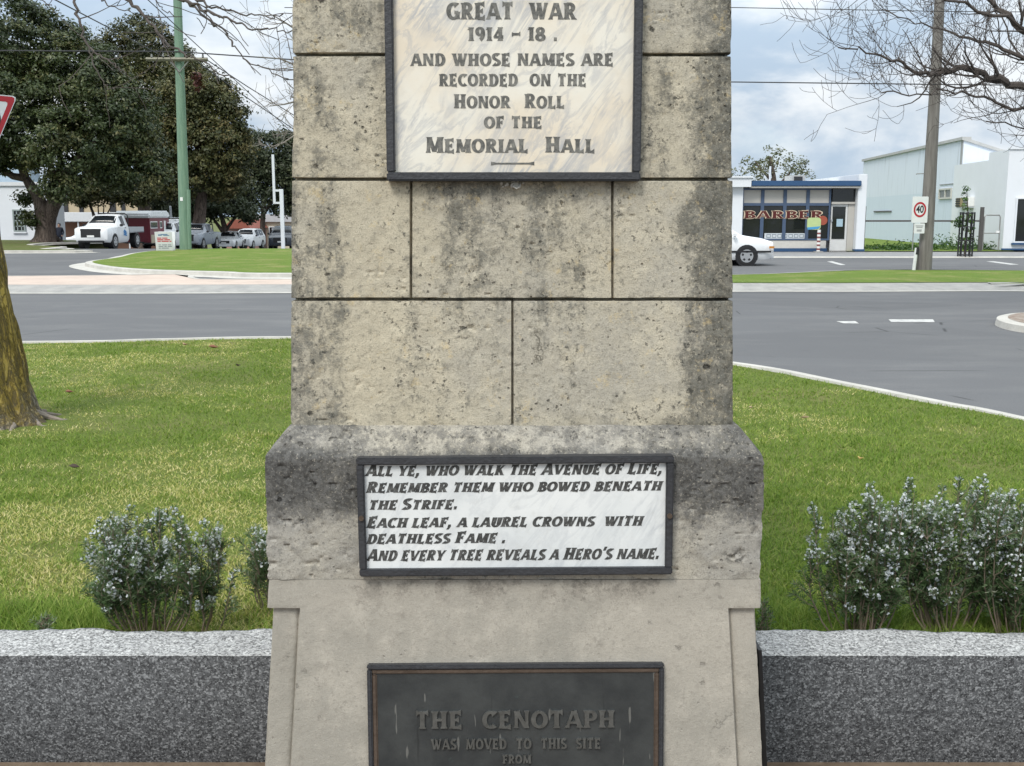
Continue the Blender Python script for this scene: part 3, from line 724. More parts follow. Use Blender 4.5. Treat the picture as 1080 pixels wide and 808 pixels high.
# grass blades on the lawn (one uncountable mass)
def blades(name, X, Y, zf, hgt, wid, tone, lean=.8):
    n = len(X); a = rng.uniform(0, 2 * PI, n); l = rng.uniform(.1, lean, n) * hgt; b = a + rng.uniform(.8, 2.3, n)
    Z = zf(X, Y) - .004
    dx, dy = np.cos(b) * wid / 2, np.sin(b) * wid / 2
    V = np.empty((n, 3, 3)); V[:, 0] = np.stack([X - dx, Y - dy, Z], -1); V[:, 1] = np.stack([X + dx, Y + dy, Z], -1)
    V[:, 2] = np.stack([X + np.cos(a) * l, Y + np.sin(a) * l, Z + hgt], -1)
    return tag(np_mesh(name, V.reshape(-1, 3), np.arange(3 * n).reshape(-1, 3), GRASSM, None, False, {'tone': np.repeat(tone, 3)}), kind='stuff')
gx, gy = [], []; lpoly = [tuple(p) for p in lawn_poly]
for y0, y1, den in ((3.0, 4.2, 15000), (4.2, 5.5, 9000), (5.5, 7, 5200), (7, 9, 3000), (9, 13.4, 1600)):
    xm = y1 * .53 + .9; n = int(den * (y1 - y0) * 2 * xm)
    X = rng.uniform(-xm, min(xm, 5), n); Y = rng.uniform(y0, y1, n)
    cl = fbm(X * 4, Y * 4, 0, 91, 3); keep = inside(X, Y, lpoly) & (rng.random(n) < .35 + 1.3 * cl)
    keep &= ~((np.abs(X) < .53) & (Y < 3.42)); gx.append(X[keep]); gy.append(Y[keep])
gx = np.concatenate(gx); gy = np.concatenate(gy)
TRX, TRY = G(2, 446, .1)[:2]
near_tree = np.exp(-((gx - TRX - .25) ** 2 + ((gy - TRY) * 1.3) ** 2) / .55)
k = rng.random(len(gx)) > near_tree * .95; gx, gy, near_tree = gx[k], gy[k], near_tree[k]
dryn = fbm(gx * 1.1, gy * 1.1, 0, 95, 4) + .5 * (fbm(gx * 5, gy * 5, 0, 99, 3) - .5)
dryb = dryn + np.where(gx < .5, .17 * sstep(7.5, 4.5, gy) if False else .17 * (1 - sstep(4.5, 8.5, gy)) + .05, -.08) + .10 * np.exp(-((gx + 2.2) / .8) ** 2 - ((gy - 4.6) / 1.2) ** 2) + near_tree * .25
dryb -= .22 * np.exp(-((gx + 2.9) / .5) ** 2 - ((gy - 6.4) / .45) ** 2) + .16 * (gy < 3.7)
pdry = sstep(.47, .78, dryb) * .8
isdry = rng.random(len(gx)) < pdry
tone = np.where(isdry, rng.uniform(.66, 1.0, len(gx)), np.clip(rng.normal(.36, .2, len(gx)) + .35 * (dryb - .5), 0, .66))
hg = (.013 + .02 * rng.random(len(gx))) * (1 + .6 * (fbm(gx * 3, gy * 3, 0, 93, 3) - .4)) * np.where(isdry, .65, 1) * (1 + 1.3 * ((gy < 3.6) & ~isdry))
blades('grass', gx, gy, lawn_zv, hg, (.0023 + .0006 * gy) * np.where(isdry, 1.35, 1), tone, 2.2)

# ------------------------------------------------------------------ garden walls of granite either side of the cenotaph
def granite_wall(x0, x1, label):
    n = max(2, int(abs(x1 - x0) / .012)); xs = np.linspace(x0, x1, n); m = 14; ysl = np.linspace(WALL_Y0, WALL_Y1, m)
    V = []; F = []; MI = []
    X, Yv = np.meshgrid(xs, ysl, indexing='ij')
    e = np.minimum(Yv - WALL_Y0, 1.0); bk = WALL_Y1 - Yv
    Zt = WALL_Z + (fbm(X * 14, Yv * 14, 0, 81, 4) - .5) * .014 * np.clip(e / .03, 0, 1) + (fbm(X * 5, 3.3, 0, 83, 3) - .5) * .018 * np.exp(-bk / .03)
    Yw = Yv + (fbm(X * 8, 1.1, 0, 85, 4) - .5) * .03 * (Yv - WALL_Y0) / .19
    V = np.stack([X, Yw, Zt], -1).reshape(-1, 3)
    i = np.arange(n - 1)[:, None]; j = np.arange(m - 1)[None, :]
    Ft = np.stack([i * m + j, (i + 1) * m + j, (i + 1) * m + j + 1, i * m + j + 1], -1).reshape(-1, 4)
    B = len(V); low = np.stack([xs, np.full(n, WALL_Y0 - .001), np.full(n, 0.0)], -1); lob = np.stack([xs, Yw[:, -1], np.full(n, .0)], -1)
    V = np.concatenate([V, low, lob]); ii = np.arange(n - 1)
    Ff = np.stack([B + ii, B + ii + 1, (ii + 1) * m, ii * m], -1); Fb = np.stack([B + n + ii + 1, B + n + ii, ii * m + m - 1, (ii + 1) * m + m - 1], -1)
    F = np.concatenate([Ft, Ff, Fb])
    o = np_mesh('granite_wall', V, F, [GRANT, GRANF], None, False)
    bm = bmesh.new(); bm.from_mesh(o.data); bm.verts.ensure_lookup_table()
    for r in (0, n - 1):
        vs = [bm.verts[B + r]] + [bm.verts[r * m + q] for q in range(m)] + [bm.verts[B + n + r]]
        bm.faces.new(vs)
    bmesh.ops.recalc_face_normals(bm, faces=bm.faces[:]); bm.to_mesh(o.data); bm.free()
    mi = np.array([0 if p.normal.z > .6 else 1 for p in o.data.polygons], np.int32)
    mi[:len(Ft)] = 0; mi[len(Ft):] = 1
    o.data.polygons.foreach_set('material_index', mi)
    return tag(o, label, 'garden wall', 'granite garden walls beside the cenotaph')
granite_wall(-7.5, -.545, 'low dark grey granite wall with pale top left of the cenotaph')
gw = granite_wall(.606, 4.55, 'low dark grey granite wall with pale top right of the cenotaph')

# ------------------------------------------------------------------ medians, islands and far kerbs
# pale aggregate apron across the road
def P2(pts, z): return [Vector(G(x, y, z)[:2]) for x, y in pts]
ap_f = [Vector((-26, 22.0))] + P2([(20, 309), (160, 309), (305, 308.5)], 0) + [Vector((0, 22.4))] + P2([(775, 307), (900, 307), (1040, 306.5)], 0) + [Vector((11.6, 22.6))]
ap_f = spline(ap_f, 5)
sweep('kerb', ap_f, [(-.28, .0045), (0, .012), (.04, .03), (.75, .125)], CONCG)
sweep('gutter', ap_f, [(-.30, .0085), (-.12, .0125)], CONC)
apb = offset(ap_f, .745)
back = P2([(305, 294.5), (205, 294), (184, 289.3), (15, 291)], .13)
left = [p for p in apb if p.x < -1]
ptsL = left + [Vector((0.5, 23.2)), Vector((.5, 25.2))] + back + [Vector((-26, 26.3))]
poly_sheet('median', [(p.x, p.y) for p in ptsL], .126, PEACH)
sweep('kerb', spline([(.5, 25.2)] + [tuple(p) for p in back] + [(-26, 26.3)], 3), [(0, .13), (-.14, .128), (-.16, 0)], CONC)
# right grass strip behind the apron
rgt = [p for p in apb if p.x > .5]
gs = rgt + P2([(1045, 300)], .12) + [Vector((24, 24.6)), Vector((24, 29.0))] + P2([(1080, 285.5), (920, 284.8), (775, 290)], .13) + [Vector((1.0, 27.2))]
gs_p = [(p.x, p.y) for p in gs]
poly_sheet('grass_strip', gs_p, .135, TURF)
sweep('kerb', spline([tuple(p) for p in P2([(1080, 285.5), (920, 284.8), (775, 290)], .13)] + [(1.0, 27.2), (.9, 24)], 5), [(0, .14), (-.14, .135), (-.16, 0)], CONC)
sweep('kerb', spline([tuple(P2([(1045, 300)], .1)[0]), (16, 23.9), (24, 24.6)], 4), [(-.02, 0), (0, .12), (.15, .137)], CONCG)
# left grass island with a rounded concrete nose
isl = P2([(305, 289.2), (230, 287.5), (160, 285.6), (120, 283), (98, 279.8), (90, 277.2), (98, 275), (120, 272)], .1)
islp = [Vector((3, 28.6))] + isl + [Vector((-15.5, 43)), Vector((-15.5, 47.4)), Vector((-13.5, 48.6)), Vector((3, 48.9))]
islp = spline([tuple(p) for p in islp[:-1]], 5) + [islp[-1]]
sweep('kerb', islp, [(.5, .005), (0.02, .02), (0, .11), (-.22, .125)], CONC)
isi = offset(islp, -.21)
poly_sheet('grass_island', [(p.x, p.y) for p in isi], .127, TURF)
# left verge under the big tree
vp = [Vector((-70, 47.5))] + P2([(0, 267.2), (48, 264.8), (64, 263.2), (69, 262.2)], .0) + [Vector((-25.3, 55.5)), Vector((-26.4, 60)), Vector((-27.0, 66)), Vector((-70, 70))]
vps = spline([tuple(p) for p in vp], 5)
sweep('kerb', vps, [(-.35, .005), (0, .02), (.0, .10), (.3, .115)], CONC)
poly_sheet('verge', [(p.x, p.y) for p in offset(vps, .29)], .118, grass_ground('verge_turf', (.09, .12, .03), (.13, .14, .045), (.17, .14, .07)))
mb = MB()
# verge skirt on the downhill side
sk = [(p.x, p.y) for p in offset(vps, .2)]
mb.prism(sk, 'z', -1.6, .09); tag(mb.build('verge_bank', LAND), kind='structure')
# right: footpath, vacant lot, road marks
poly_sheet('footpath', [(-2, 41.15), (40, 41.15), (40, 46.6), (-2, 46.6)], .036, PATH)
sweep('kerb', [Vector((40, 41.0)), Vector((20, 41.0)), Vector((-2, 41.0))], [(.35, .005), (0, .008), (-.01, .03), (-.16, .04)], CONC)
poly_sheet('vacant_lot', [(14.9, 46.6), (22.3, 46.6), (23.0, 54.5), (26, 82), (15, 82)], .07, TURF)
def mark(pts): poly_sheet('road_marking', [tuple(G(x, y, .0045)[:2]) for x, y in pts], .0045, RWHITE)
mark([(937, 336.8), (984, 336.8), (986, 339.8), (940, 339.6)]); mark([(882, 338.8), (902, 338.6), (906, 341.2), (889, 341.0)])
mark([(872, 275.8), (878, 275.6), (892, 279.4), (886, 279.6)]); mark([(1040, 275.8), (1048, 275.6), (1075, 279.0), (1066, 279.2)])
# splitter island nose at the right edge
nose = P2([(1120, 330.5), (1075, 331.8), (1056, 334.5), (1051, 337.5), (1056, 341), (1075, 345.5), (1130, 352)], .06)
ns = spline([tuple(p) for p in nose], 5)
sweep('kerb', ns, [(-.02, 0), (0, .09), (.16, .11)], CONC)
poly_sheet('traffic_island', [(p.x, p.y) for p in offset(ns, .15)], .112, concrete('leaf_litter', (.16, .10, .07), (.34, .31, .27), 9))
# ------------------------------------------------------------------ vegetation
def quads_cloud(C, Nrm, L, Wd, Up=None):
    """diamond leaves: centres C, normals Nrm, length L, width Wd -> verts, faces"""
    n = len(C); r = rng.normal(size=(n, 3)) if Up is None else Up
    u = r - Nrm * (r * Nrm).sum(1, keepdims=True); u /= np.linalg.norm(u, axis=1, keepdims=True) + 1e-9
    v = np.cross(Nrm, u); L = np.asarray(L)[:, None]; Wd = np.asarray(Wd)[:, None]
    V = np.stack([C - u * L / 2, C + v * Wd / 2 + u * L * .05, C + u * L / 2, C - v * Wd / 2 + u * L * .05], 1).reshape(-1, 3)
    return V, np.arange(4 * n).reshape(-1, 4)
def unit(a): return a / (np.linalg.norm(a, axis=1, keepdims=True) + 1e-9)
def crown(parent, lobes, n_cl, per, size, mat, cr=.6, tone=(.45, .22), flat=.6, name='crown', inner=.25, aspect=.5):
    """leaf clumps spread over and through overlapping lobes"""
    lob = [(np.array(c), np.array(r)) for c, r in lobes]; w = np.array([(r[0] * r[2]) for _, r in lob]); w = w / w.sum()
    Cs, Ts, Ns = [], [], []
    while len(Cs) < n_cl:
        i = rng.choice(len(lob), p=w); c, r = lob[i]; d = unit(rng.normal(size=(1, 3)))[0]
        if d[2] < -.75 and rng.random() < .7: continue
        f = rng.uniform(.2, .8) if rng.random() < inner else rng.uniform(.8, 1.06)
        p = c + r * d * f
        deep = any(j != i and (((p - cj) / rj) ** 2).sum() < .6 for j, (cj, rj) in enumerate(lob))
        if deep and rng.random() < .8: continue
        Cs.append(p); Ts.append(rng.normal(tone[0], tone[1])); Ns.append(d)
    Cs = np.array(Cs); Ts = np.array(Ts); Ns = np.array(Ns); k = len(Cs)
    idx = np.repeat(np.arange(k), per); n = len(idx); rr = cr * rng.uniform(.55, 1.3, k)[idx, None]
    off = unit(rng.normal(size=(n, 3))) * (rng.random((n, 1)) ** .5) * rr * np.array([1, 1, flat])
    C = Cs[idx] + off
    N = unit(rng.normal(size=(n, 3)) * .75 + Ns[idx] * .7 + np.array([0, 0, .55]) + off / rr * .5)
    s = size * rng.uniform(.6, 1.35, n)
    V, F = quads_cloud(C, N, s, s * aspect)
    t = np.clip(Ts[idx] + rng.normal(0, .12, n), 0, 1)
    return np_mesh(name, V, F, mat, parent, False, {'tone': np.repeat(t, 4)})
def plobe(px, py, rx, ry, Y, dep=1.0):
    c = D(px, py, Y); k = Y / FPX
    return ((c.x, c.y, c.z), (rx * k, rx * k * dep, ry * k))
FIG = leafmat('fig_leaf', [(0, (.018, .030, .010)), (.45, (.038, .056, .018)), (.75, (.075, .090, .032)), (1, (.14, .135, .055))], .12, .45, .35)
OLIVE = leafmat('olive_leaf', [(0, (.022, .030, .010)), (.45, (.052, .058, .019)), (.75, (.10, .098, .035)), (1, (.17, .14, .06))], .12, .5, .3)
DARKL = leafmat('dark_leaf', [(0, (.020, .030, .014)), (.5, (.042, .055, .026)), (1, (.09, .10, .05))], .12, .5, .3)
GUM = leafmat('gum_leaf', [(0, (.05, .06, .03)), (.5, (.10, .115, .06)), (1, (.17, .17, .10))], .15, .5, .3)
FRESH = leafmat('fresh_leaf', [(0, (.02, .05, .012)), (.5, (.045, .10, .022)), (1, (.11, .17, .04))], .2, .45, .3)
def ptube(mb, pts, Y, r, n=9, ys=None):
    P = [D(x, y, Y if ys is None else ys[i]) for i, (x, y) in enumerate(pts)]; mb.tube(P, r, n); return P

# --- big evergreen at the left
t = thing('fig_tree', 'largest dark evergreen tree at far left with thick forked grey trunk', 'tree', G(49, 255.5, .11), 0, 'evergreen trees across the road')
Y = t.location.y; off = -t.location
def shift(mb, t):
    mb.v = [(x - t.location.x, y - t.location.y, z - t.location.z) for x, y, z in mb.v]; return mb
mb = MB()
ptube(mb, [(47, 260), (48, 250), (48, 238), (46, 225), (42, 212), (33, 197), (27, 188), (14, 186), (0, 178), (-14, 165)], Y, [.78, .60, .50, .48, .36, .30, .26, .2, .15, .1])
ptube(mb, [(50, 252), (51, 236), (54, 222), (57, 205), (58, 190), (52, 170), (48, 140)], Y, [.5, .42, .36, .3, .24, .18, .1])
ptube(mb, [(54, 226), (62, 205), (70, 183), (84, 165), (100, 150)], Y, [.36, .28, .24, .18, .1], ys=[Y, Y - .3, Y - .6, Y - 1, Y - 1.5])
ptube(mb, [(55, 222), (68, 200), (84, 172), (108, 158)], Y, [.34, .26, .2, .1], ys=[Y, Y + .3, Y + .6, Y + 1])
ptube(mb, [(27, 190), (22, 170), (25, 150)], Y, [.28, .2, .12]); ptube(mb, [(58, 200), (64, 175), (62, 150)], Y, [.24, .18, .1])
for a in range(7):
    q = G(49, 255.5, .1); an = a * .9 + .2; mb.tube([q + Vector((0, 0, .7)), q + Vector((math.cos(an) * .5, math.sin(an) * .5, .2)), q + Vector((math.cos(an) * 1.05, math.sin(an) * 1.0, -.12))], [.3, .2, .06], 6)
shift(mb, t).build('trunk', BARKG, t, True)
L = [plobe(*a) for a in ((5, 45, 55, 50, Y), (52, 62, 44, 44, Y + 1), (88, 92, 46, 46, Y), (25, 118, 58, 46, Y - 1), (118, 128, 46, 44, Y), (72, 150, 50, 36, Y - 2), (138, 158, 34, 34, Y + 1), (-18, 150, 36, 34, Y), (112, 182, 36, 22, Y), (150, 182, 24, 20, Y), (8, 168, 24, 14, Y - 1), (-30, 70, 45, 60, Y), (66, 196, 22, 14, Y - 2.5), (92, 24, 22, 16, Y))][:-1]
L += [plobe(34, 230, 7, 8, Y - .5), plobe(27, 208, 5, 5, Y)]
L = [((c[0] - t.location.x, c[1] - t.location.y, c[2] - t.location.z), r) for c, r in L]
crown(t, L, 1300, 95, .21, FIG, .74, (.5, .22))
def tree(px, py, zb, trunkpts, lobes, mat, bk, label, ncl, per, size, cr, group='evergreen trees across the road', rad=.35, name='evergreen_tree', extra=(), tone=(.45, .22), inner=.25, flat=.6, Yf=None):
    loc = G(px, py, zb) if Yf is None else D(px, py, Yf)
    t = thing(name, label, 'tree', loc, 0, group); Y = loc.y; mb = MB()
    n = len(trunkpts); ptube(mb, trunkpts, Y, [rad * (1 - .6 * i / (n - 1)) for i in range(n)])
    for e in extra: ptube(mb, e, Y, [rad * .5 * (1 - .7 * i / (len(e) - 1)) for i in range(len(e))], 7)
    shift(mb, t).build('trunk', bk, t, True)
    L = [plobe(a[0], a[1], a[2], a[3], Y + (a[4] if len(a) > 4 else 0)) for a in lobes]
    L = [((c[0] - loc.x, c[1] - loc.y, c[2] - loc.z), r) for c, r in L]
    crown(t, L, ncl, per, size, mat, cr, tone, flat, inner=inner)
    return t
tree(152, 261, 0, [(152, 263), (152, 225), (151, 195), (149, 165), (148, 130)], [(150, 55, 34, 36), (122, 78, 28, 32), (178, 80, 26, 36), (150, 115, 40, 44), (130, 150, 40, 40), (178, 150, 34, 40), (160, 185, 40, 20), (105, 58, 12, 16), (196, 100, 20, 40)], OLIVE, BARKG,
     'tall olive green tree with a straight pale trunk behind the maroon camper', 760, 80, .25, .9, rad=.55, extra=[[(151, 190), (165, 165), (180, 140)], [(151, 185), (138, 160), (125, 135)]], Yf=82)
tree(212, 261, 0, [(211, 263), (210, 235), (213, 205), (212, 175), (208, 140)], [(205, 105, 34, 34), (232, 122, 24, 34), (190, 140, 26, 40), (222, 155, 36, 40), (240, 150, 20, 32), (205, 190, 36, 24), (238, 190, 22, 22), (178, 190, 24, 22)], OLIVE, BARKG,
     'brownish green tree with a reddish trunk just right of the green pole', 700, 80, .24, .85, rad=.55, extra=[[(212, 210), (224, 188), (236, 160)], [(212, 205), (200, 182), (188, 155)]], Yf=76, tone=(.55, .24))
tree(283, 261, 0, [(278, 263), (277, 235), (279, 205), (285, 170)], [(280, 165, 24, 24), (300, 172, 24, 32), (262, 175, 18, 28), (286, 200, 30, 20), (318, 180, 20, 40), (256, 212, 16, 14), (306, 215, 18, 14)], DARKL, BARKG,
     'dark grey green tree rising behind the tall white post', 520, 66, .29, .95, rad=.3, extra=[[(279, 225), (292, 205), (304, 190)], [(278, 222), (266, 205), (258, 190)]], Yf=98)
tree(108, 262, 0, [(103, 262), (102, 238), (98, 224), (93, 212)], [(100, 202, 22, 14), (125, 198, 22, 16), (146, 206, 14, 12), (84, 206, 12, 10)], OLIVE, BARKG,
     'low spreading green tree with several thin stems behind the white ute', 260, 60, .22, .6, rad=.16, extra=[[(104, 250), (104, 228), (103, 208)], [(104, 250), (109, 228), (110, 210)], [(105, 248), (113, 226), (121, 210)]], Yf=72)
tree(235, 255, 0, [(236, 258), (237, 240), (232, 222)], [(232, 215, 26, 16), (200, 220, 26, 14), (262, 226, 10, 8), (175, 214, 18, 14)], DARKL, BARKG,
     'dark spreading tree in shade behind the white sedan', 320, 60, .29, .85, rad=.35, Yf=88, extra=[[(236, 246), (226, 232), (214, 220)], [(236, 246), (246, 232), (256, 222)]])
tree(818, 240, 0, [(822, 262), (820, 220), (816, 185), (812, 165)], [(818, 164, 16, 10), (798, 172, 14, 9), (838, 174, 14, 9), (786, 182, 12, 8), (826, 182, 20, 8), (850, 184, 10, 6), (806, 186, 16, 7), (772, 184, 12, 8)], GUM, BARKG,
     'sparse grey green gum tree rising behind the barber shop roof', 95, 20, .24, .6, None, .3, 'gum_tree', [[(818, 195), (804, 180), (796, 170)], [(819, 198), (832, 184), (838, 172)]], (.7, .22), .2, .7, Yf=92)

# --- bare trees
def twig_tree(mb, p, d, length, r, depth, rd, up=.05, spread=.6, seg=4, minr=.004, kids=(2, 4), fat=.62):
    pts = [p.copy()]; rad = [r]; cur = d.normalized()
    for i in range(seg):
        cur = (cur + Vector((rd.uniform(-1, 1), rd.uniform(-1, 1), rd.uniform(-1, 1))) * .22 + Vector((0, 0, up))).normalized()
        pts.append(pts[-1] + cur * length / seg); rad.append(max(minr, r * (1 - .6 * (i + 1) / seg)))
    mb.tube(pts, rad, 6 if r > .03 else (4 if r > .012 else 3), caps=False)
    if depth <= 0: return
    for k in range(rd.randint(*kids)):
        i = rd.randint(1, seg); base = pts[i]; t_ = (pts[i] - pts[i - 1]).normalized()
        v = Vector((rd.uniform(-1, 1), rd.uniform(-1, 1), rd.uniform(-1, 1))); v = (v - t_ * v.dot(t_)).normalized()
        twig_tree(mb, base, (t_ * (1 - spread * .5) + v * spread).normalized(), length * rd.uniform(.5, .8), max(minr, rad[i] * fat), depth - 1, rd, up, spread, seg, minr, kids, fat)
def limb_with_twigs(mb, P, rad, rd, nper, length, depth, up, minr, bias=Vector((0, 0, 0)), kids=(2, 3), spread=.7):
    mb.tube(P, rad, 7)
    for i in range(1, len(P)):
        for k in range(nper):
            f = rd.random(); base = P[i - 1].lerp(P[i], f); t_ = (P[i] - P[i - 1]).normalized()
            v = Vector((rd.uniform(-1, 1), rd.uniform(-1, 1), rd.uniform(-.8, 1))); v = (v - t_ * v.dot(t_)).normalized()
            twig_tree(mb, base, (t_ * .6 + v * spread + bias).normalized(), length * rd.uniform(.55, 1.1), max(minr, (rad[i] if isinstance(rad, list) else rad) * .5), depth, rd, up, spread, 4, minr, kids)
# right: dense winter crown reaching in from the right
rd = random.Random(21)
t = thing('bare_tree', 'leafless tree with a dense web of dark twigs reaching in at upper right', 'tree', (11.6, 18.5, 0))
TY = 18.5
def pd(pts, Y0, Y1): return [D(x, y, Y0 + (Y1 - Y0) * i / (len(pts) - 1)) for i, (x, y) in enumerate(pts)]
tr = MB(); tr.tube([(11.6, 18.5, -.1), (11.55, 18.5, .3), (11.5, 18.5, 1.6), (11.55, 18.5, 2.6), (11.5, 18.4, 3.6), (11.3, 18.4, 5), (11.5, 18.5, 6.6)], [.36, .27, .23, .22, .18, .13, .07], 12)
shift(tr, t).build('trunk', BARKG, t, True)
mb = MB()
lims = [([(1225, 150), (1150, 118), (1080, 95), (1054, 84), (1017, 73), (994, 75), (982, 79), (954, 72), (934, 60), (908, 52), (884, 50)], 18.4, 17.2, .085),
        ([(1225, 110), (1150, 70), (1080, 31), (1048, 1), (1010, -35), (970, -60)], 18.4, 18.0, .09),
        ([(1228, 140), (1140, 90), (1070, 55), (1030, 42), (1000, 34), (965, 25), (930, 10)], 18.5, 20.0, .055),
        ([(1225, 150), (1160, 130), (1100, 120), (1060, 112), (1030, 100), (1000, 95), (960, 100), (930, 98)], 18.4, 16.5, .045),
        ([(1228, 60), (1170, 20), (1120, -10), (1060, -40), (1000, -70), (950, -90)], 18.4, 18.6, .07),
        ([(1228, 150), (1190, 120), (1130, 105), (1090, 75), (1060, 30), (1040, -20)], 18.5, 20.4, .06),
        ([(1200, 100), (1120, 50), (1060, 20), (1000, 0), (950, -10), (910, -5)], 18.4, 17.0, .05), ([(1200, 140), (1130, 140), (1080, 135), (1040, 128)], 18.4, 17.4, .035),
        ([(1230, 60), (1260, 10), (1330, -30), (1400, -60)], 18.5, 18.9, .09), ([(1230, 100), (1290, 70), (1360, 60), (1430, 40)], 18.5, 18, .09)]
for pts, a, b, r in lims:
    P = pd(pts, a, b); n = len(P); rr = [max(.011, r * (1 - .85 * i / (n - 1)) ** 1.3) for i in range(n)]
    fine = []; fr = []
    for i in range(n - 1):
        for k in range(4):
            f = k / 4; fine.append(P[i].lerp(P[i + 1], f) + Vector((rd.uniform(-1, 1), rd.uniform(-1, 1), rd.uniform(-1, 1))) * .05); fr.append(rr[i] + (rr[i + 1] - rr[i]) * f)
    fine.append(P[-1]); fr.append(rr[-1]); mb.tube(fine, fr, 7)
    vis = pts[0][0] < 1229 and pts[-1][0] < 1200
    for i in range(2, len(fine)):
        for k in range(1):
            t_ = (fine[i] - fine[i - 1]).normalized(); v = Vector((rd.uniform(-1, .6), rd.uniform(-.8, .8), rd.uniform(-.8, 1)))
            twig_tree(mb, fine[i], (t_ * .55 + v * .8).normalized(), rd.uniform(.4, 1.05), max(.0065, fr[i] * .42), 2, rd, .13, .85, 6, .0036, (2, 4), .6)
shift(mb, t).build('branches', BARKT, t)
# left: mossy trunk on the lawn, its twigs hang into the top of the picture
t = thing('bare_tree', 'lichen covered trunk on the lawn at left edge with bare twigs overhead', 'tree', (TRX - .08, TRY, .1))
tr = MB(); bx, by = t.location.x, t.location.y
hs = [(.02, .37), (.12, .325), (.3, .29), (.6, .265), (1.0, .245), (1.5, .225), (2.0, .21), (2.6, .20), (3.4, .17), (4.4, .12)]
NS = 72; NZ = 260; zz = np.linspace(.0, 4.4, NZ); an = np.linspace(0, 2 * PI, NS, endpoint=False)
A, Z = np.meshgrid(an, zz); rad0 = np.interp(Z, [q[0] for q in hs], [q[1] for q in hs])
ridg = np.abs(vnoise(A * 0 + np.cos(A) * 5.5, np.sin(A) * 5.5 + Z * .25, Z * 1.5, 201) - .5) * 2
ridg2 = np.abs(vnoise(np.cos(A) * 11, np.sin(A) * 11, Z * 4.2, 205) - .5) * 2
flare = np.exp(-Z / .11) * (.06 * np.maximum(0, np.cos(A * 5 + 1.0)) + .03 * np.maximum(0, np.cos(A * 3 + 2)))
rad_ = rad0 * (1 + .10 * (np.minimum(ridg, .5) * 2 - .6) + .06 * (ridg2 - .5)) + flare
lean = -.06 * np.clip(Z - .1, 0, 9)
V = np.stack([lean + rad_ * np.cos(A), rad_ * np.sin(A) - .02 * Z, Z - .02], -1).reshape(-1, 3)
i = np.arange(NZ - 1)[:, None]; j = np.arange(NS)[None, :]; j2 = (j + 1) % NS
F = np.stack([i * NS + j, i * NS + j2, (i + 1) * NS + j2, (i + 1) * NS + j], -1).reshape(-1, 4)
np_mesh('trunk', V, F, BARKM, t, True)
mb = MB(); rd = random.Random(5)
for a in range(7):
    an_ = -1.3 + a * .5; k_ = rd.uniform(.75, 1.1); mb.tube([(math.cos(an_) * .24, math.sin(an_) * .24, .09), (math.cos(an_ + .1) * .36 * k_, math.sin(an_ + .1) * .36 * k_, .02), (math.cos(an_ - .05) * .46 * k_, math.sin(an_ - .05) * .46 * k_, .004), (math.cos(an_ + .15) * .56 * k_, math.sin(an_ + .15) * .54 * k_, -.02)], [.04, .022, .014, .005], 7)
mb.build('root', M('pale_root', (.20, .17, .14), .9, 0, .4, 20, .5, 40), t, True)
mb = MB(); top = Vector((bx - .28, by - .1, 4.2)); sc = 1 / 3.484
def px2(l): return [(x * sc, y * sc) for x, y in l]
brs = [([(275, -10), (283, 60), (310, 145), (350, 200), (420, 240), (465, 270)], 7.3, 6.9, .016), ([(310, 145), (340, 220), (375, 300), (405, 328), (420, 322)], 7.0, 6.8, .009),
       ([(450, -20), (520, 45), (560, 90), (610, 150), (660, 195), (740, 220), (800, 260), (862, 288)], 6.6, 5.9, .016), ([(640, -10), (720, 20), (800, 60), (860, 75), (930, 105), (1010, 106), (1090, 122)], 6.2, 5.6, .014),
       ([(690, 8), (760, 70), (830, 120), (860, 165), (900, 215), (970, 250), (1060, 290)], 6.2, 5.7, .011), ([(366, -10), (410, 30), (480, 42)], 6.8, 6.6, .008),
       ([(690, -20), (780, 25), (900, 50), (990, 68), (1040, 52)], 6.3, 5.8, .011), ([(720, 20), (790, 22), (850, 34)], 6.1, 6.0, .007), ([(140, -10), (170, 12), (190, 20)], 7.2, 7.1, .007), ([(560, -15), (590, 30), (640, 60)], 6.4, 6.3, .006)]
for pts, a, b, r in brs:
    P = pd(px2(pts), a, b); n = len(P)
    if pts[0][1] < 0:
        q = P[0]; up_ = [top, top.lerp(q, .35) + Vector((0, 0, .35)), top.lerp(q, .75) + Vector((0, 0, .22))]; mb.tube(up_ + [q], [.06, .045, r * 1.6, r], 7)
    r = r * .62; rr = [max(.0028, r * (1 - .75 * i / (n - 1))) for i in range(n)]
    for i in range(n - 1):
        m = 5
    fine = []; fr = []
    for i in range(n - 1):
        for k in range(5):
            f = k / 5; p = P[i].lerp(P[i + 1], f) + Vector((rd.uniform(-1, 1), rd.uniform(-1, 1), rd.uniform(-1, 1))) * .012; fine.append(p); fr.append((rr[i] + (rr[i + 1] - rr[i]) * f) * (1.35 if rd.random() < .12 else 1))
    fine.append(P[-1]); fr.append(rr[-1]); mb.tube(fine, fr, 6)
    for k in range(n - 1):
        i = rd.randint(2, len(fine) - 2); d = (fine[i] - fine[i - 1]).normalized()
        v = Vector((rd.uniform(-.3, 1), rd.uniform(-.4, .4), rd.uniform(-1, .8)))
        twig_tree(mb, fine[i], (d * .7 + v * .7).normalized(), rd.uniform(.1, .42), fr[i] * .62, 1 if rd.random() < .4 else 0, rd, .02, .8, 4, .0026, (1, 2))
mb.tube([(bx - .2, by - .05, 3.2), (bx - .24, by - .1, 3.8), top, (bx - .1, by - .3, 5.2)], [.17, .14, .10, .05], 9)
mb.tube([(bx - .26, by - .1, 4.1), (bx - 1.2, by + .3, 5.0), (bx - 1.6, by + .4, 6.2)], [.1, .07, .03], 8)
shift(mb, t).build('branches', BARKT, t, True)
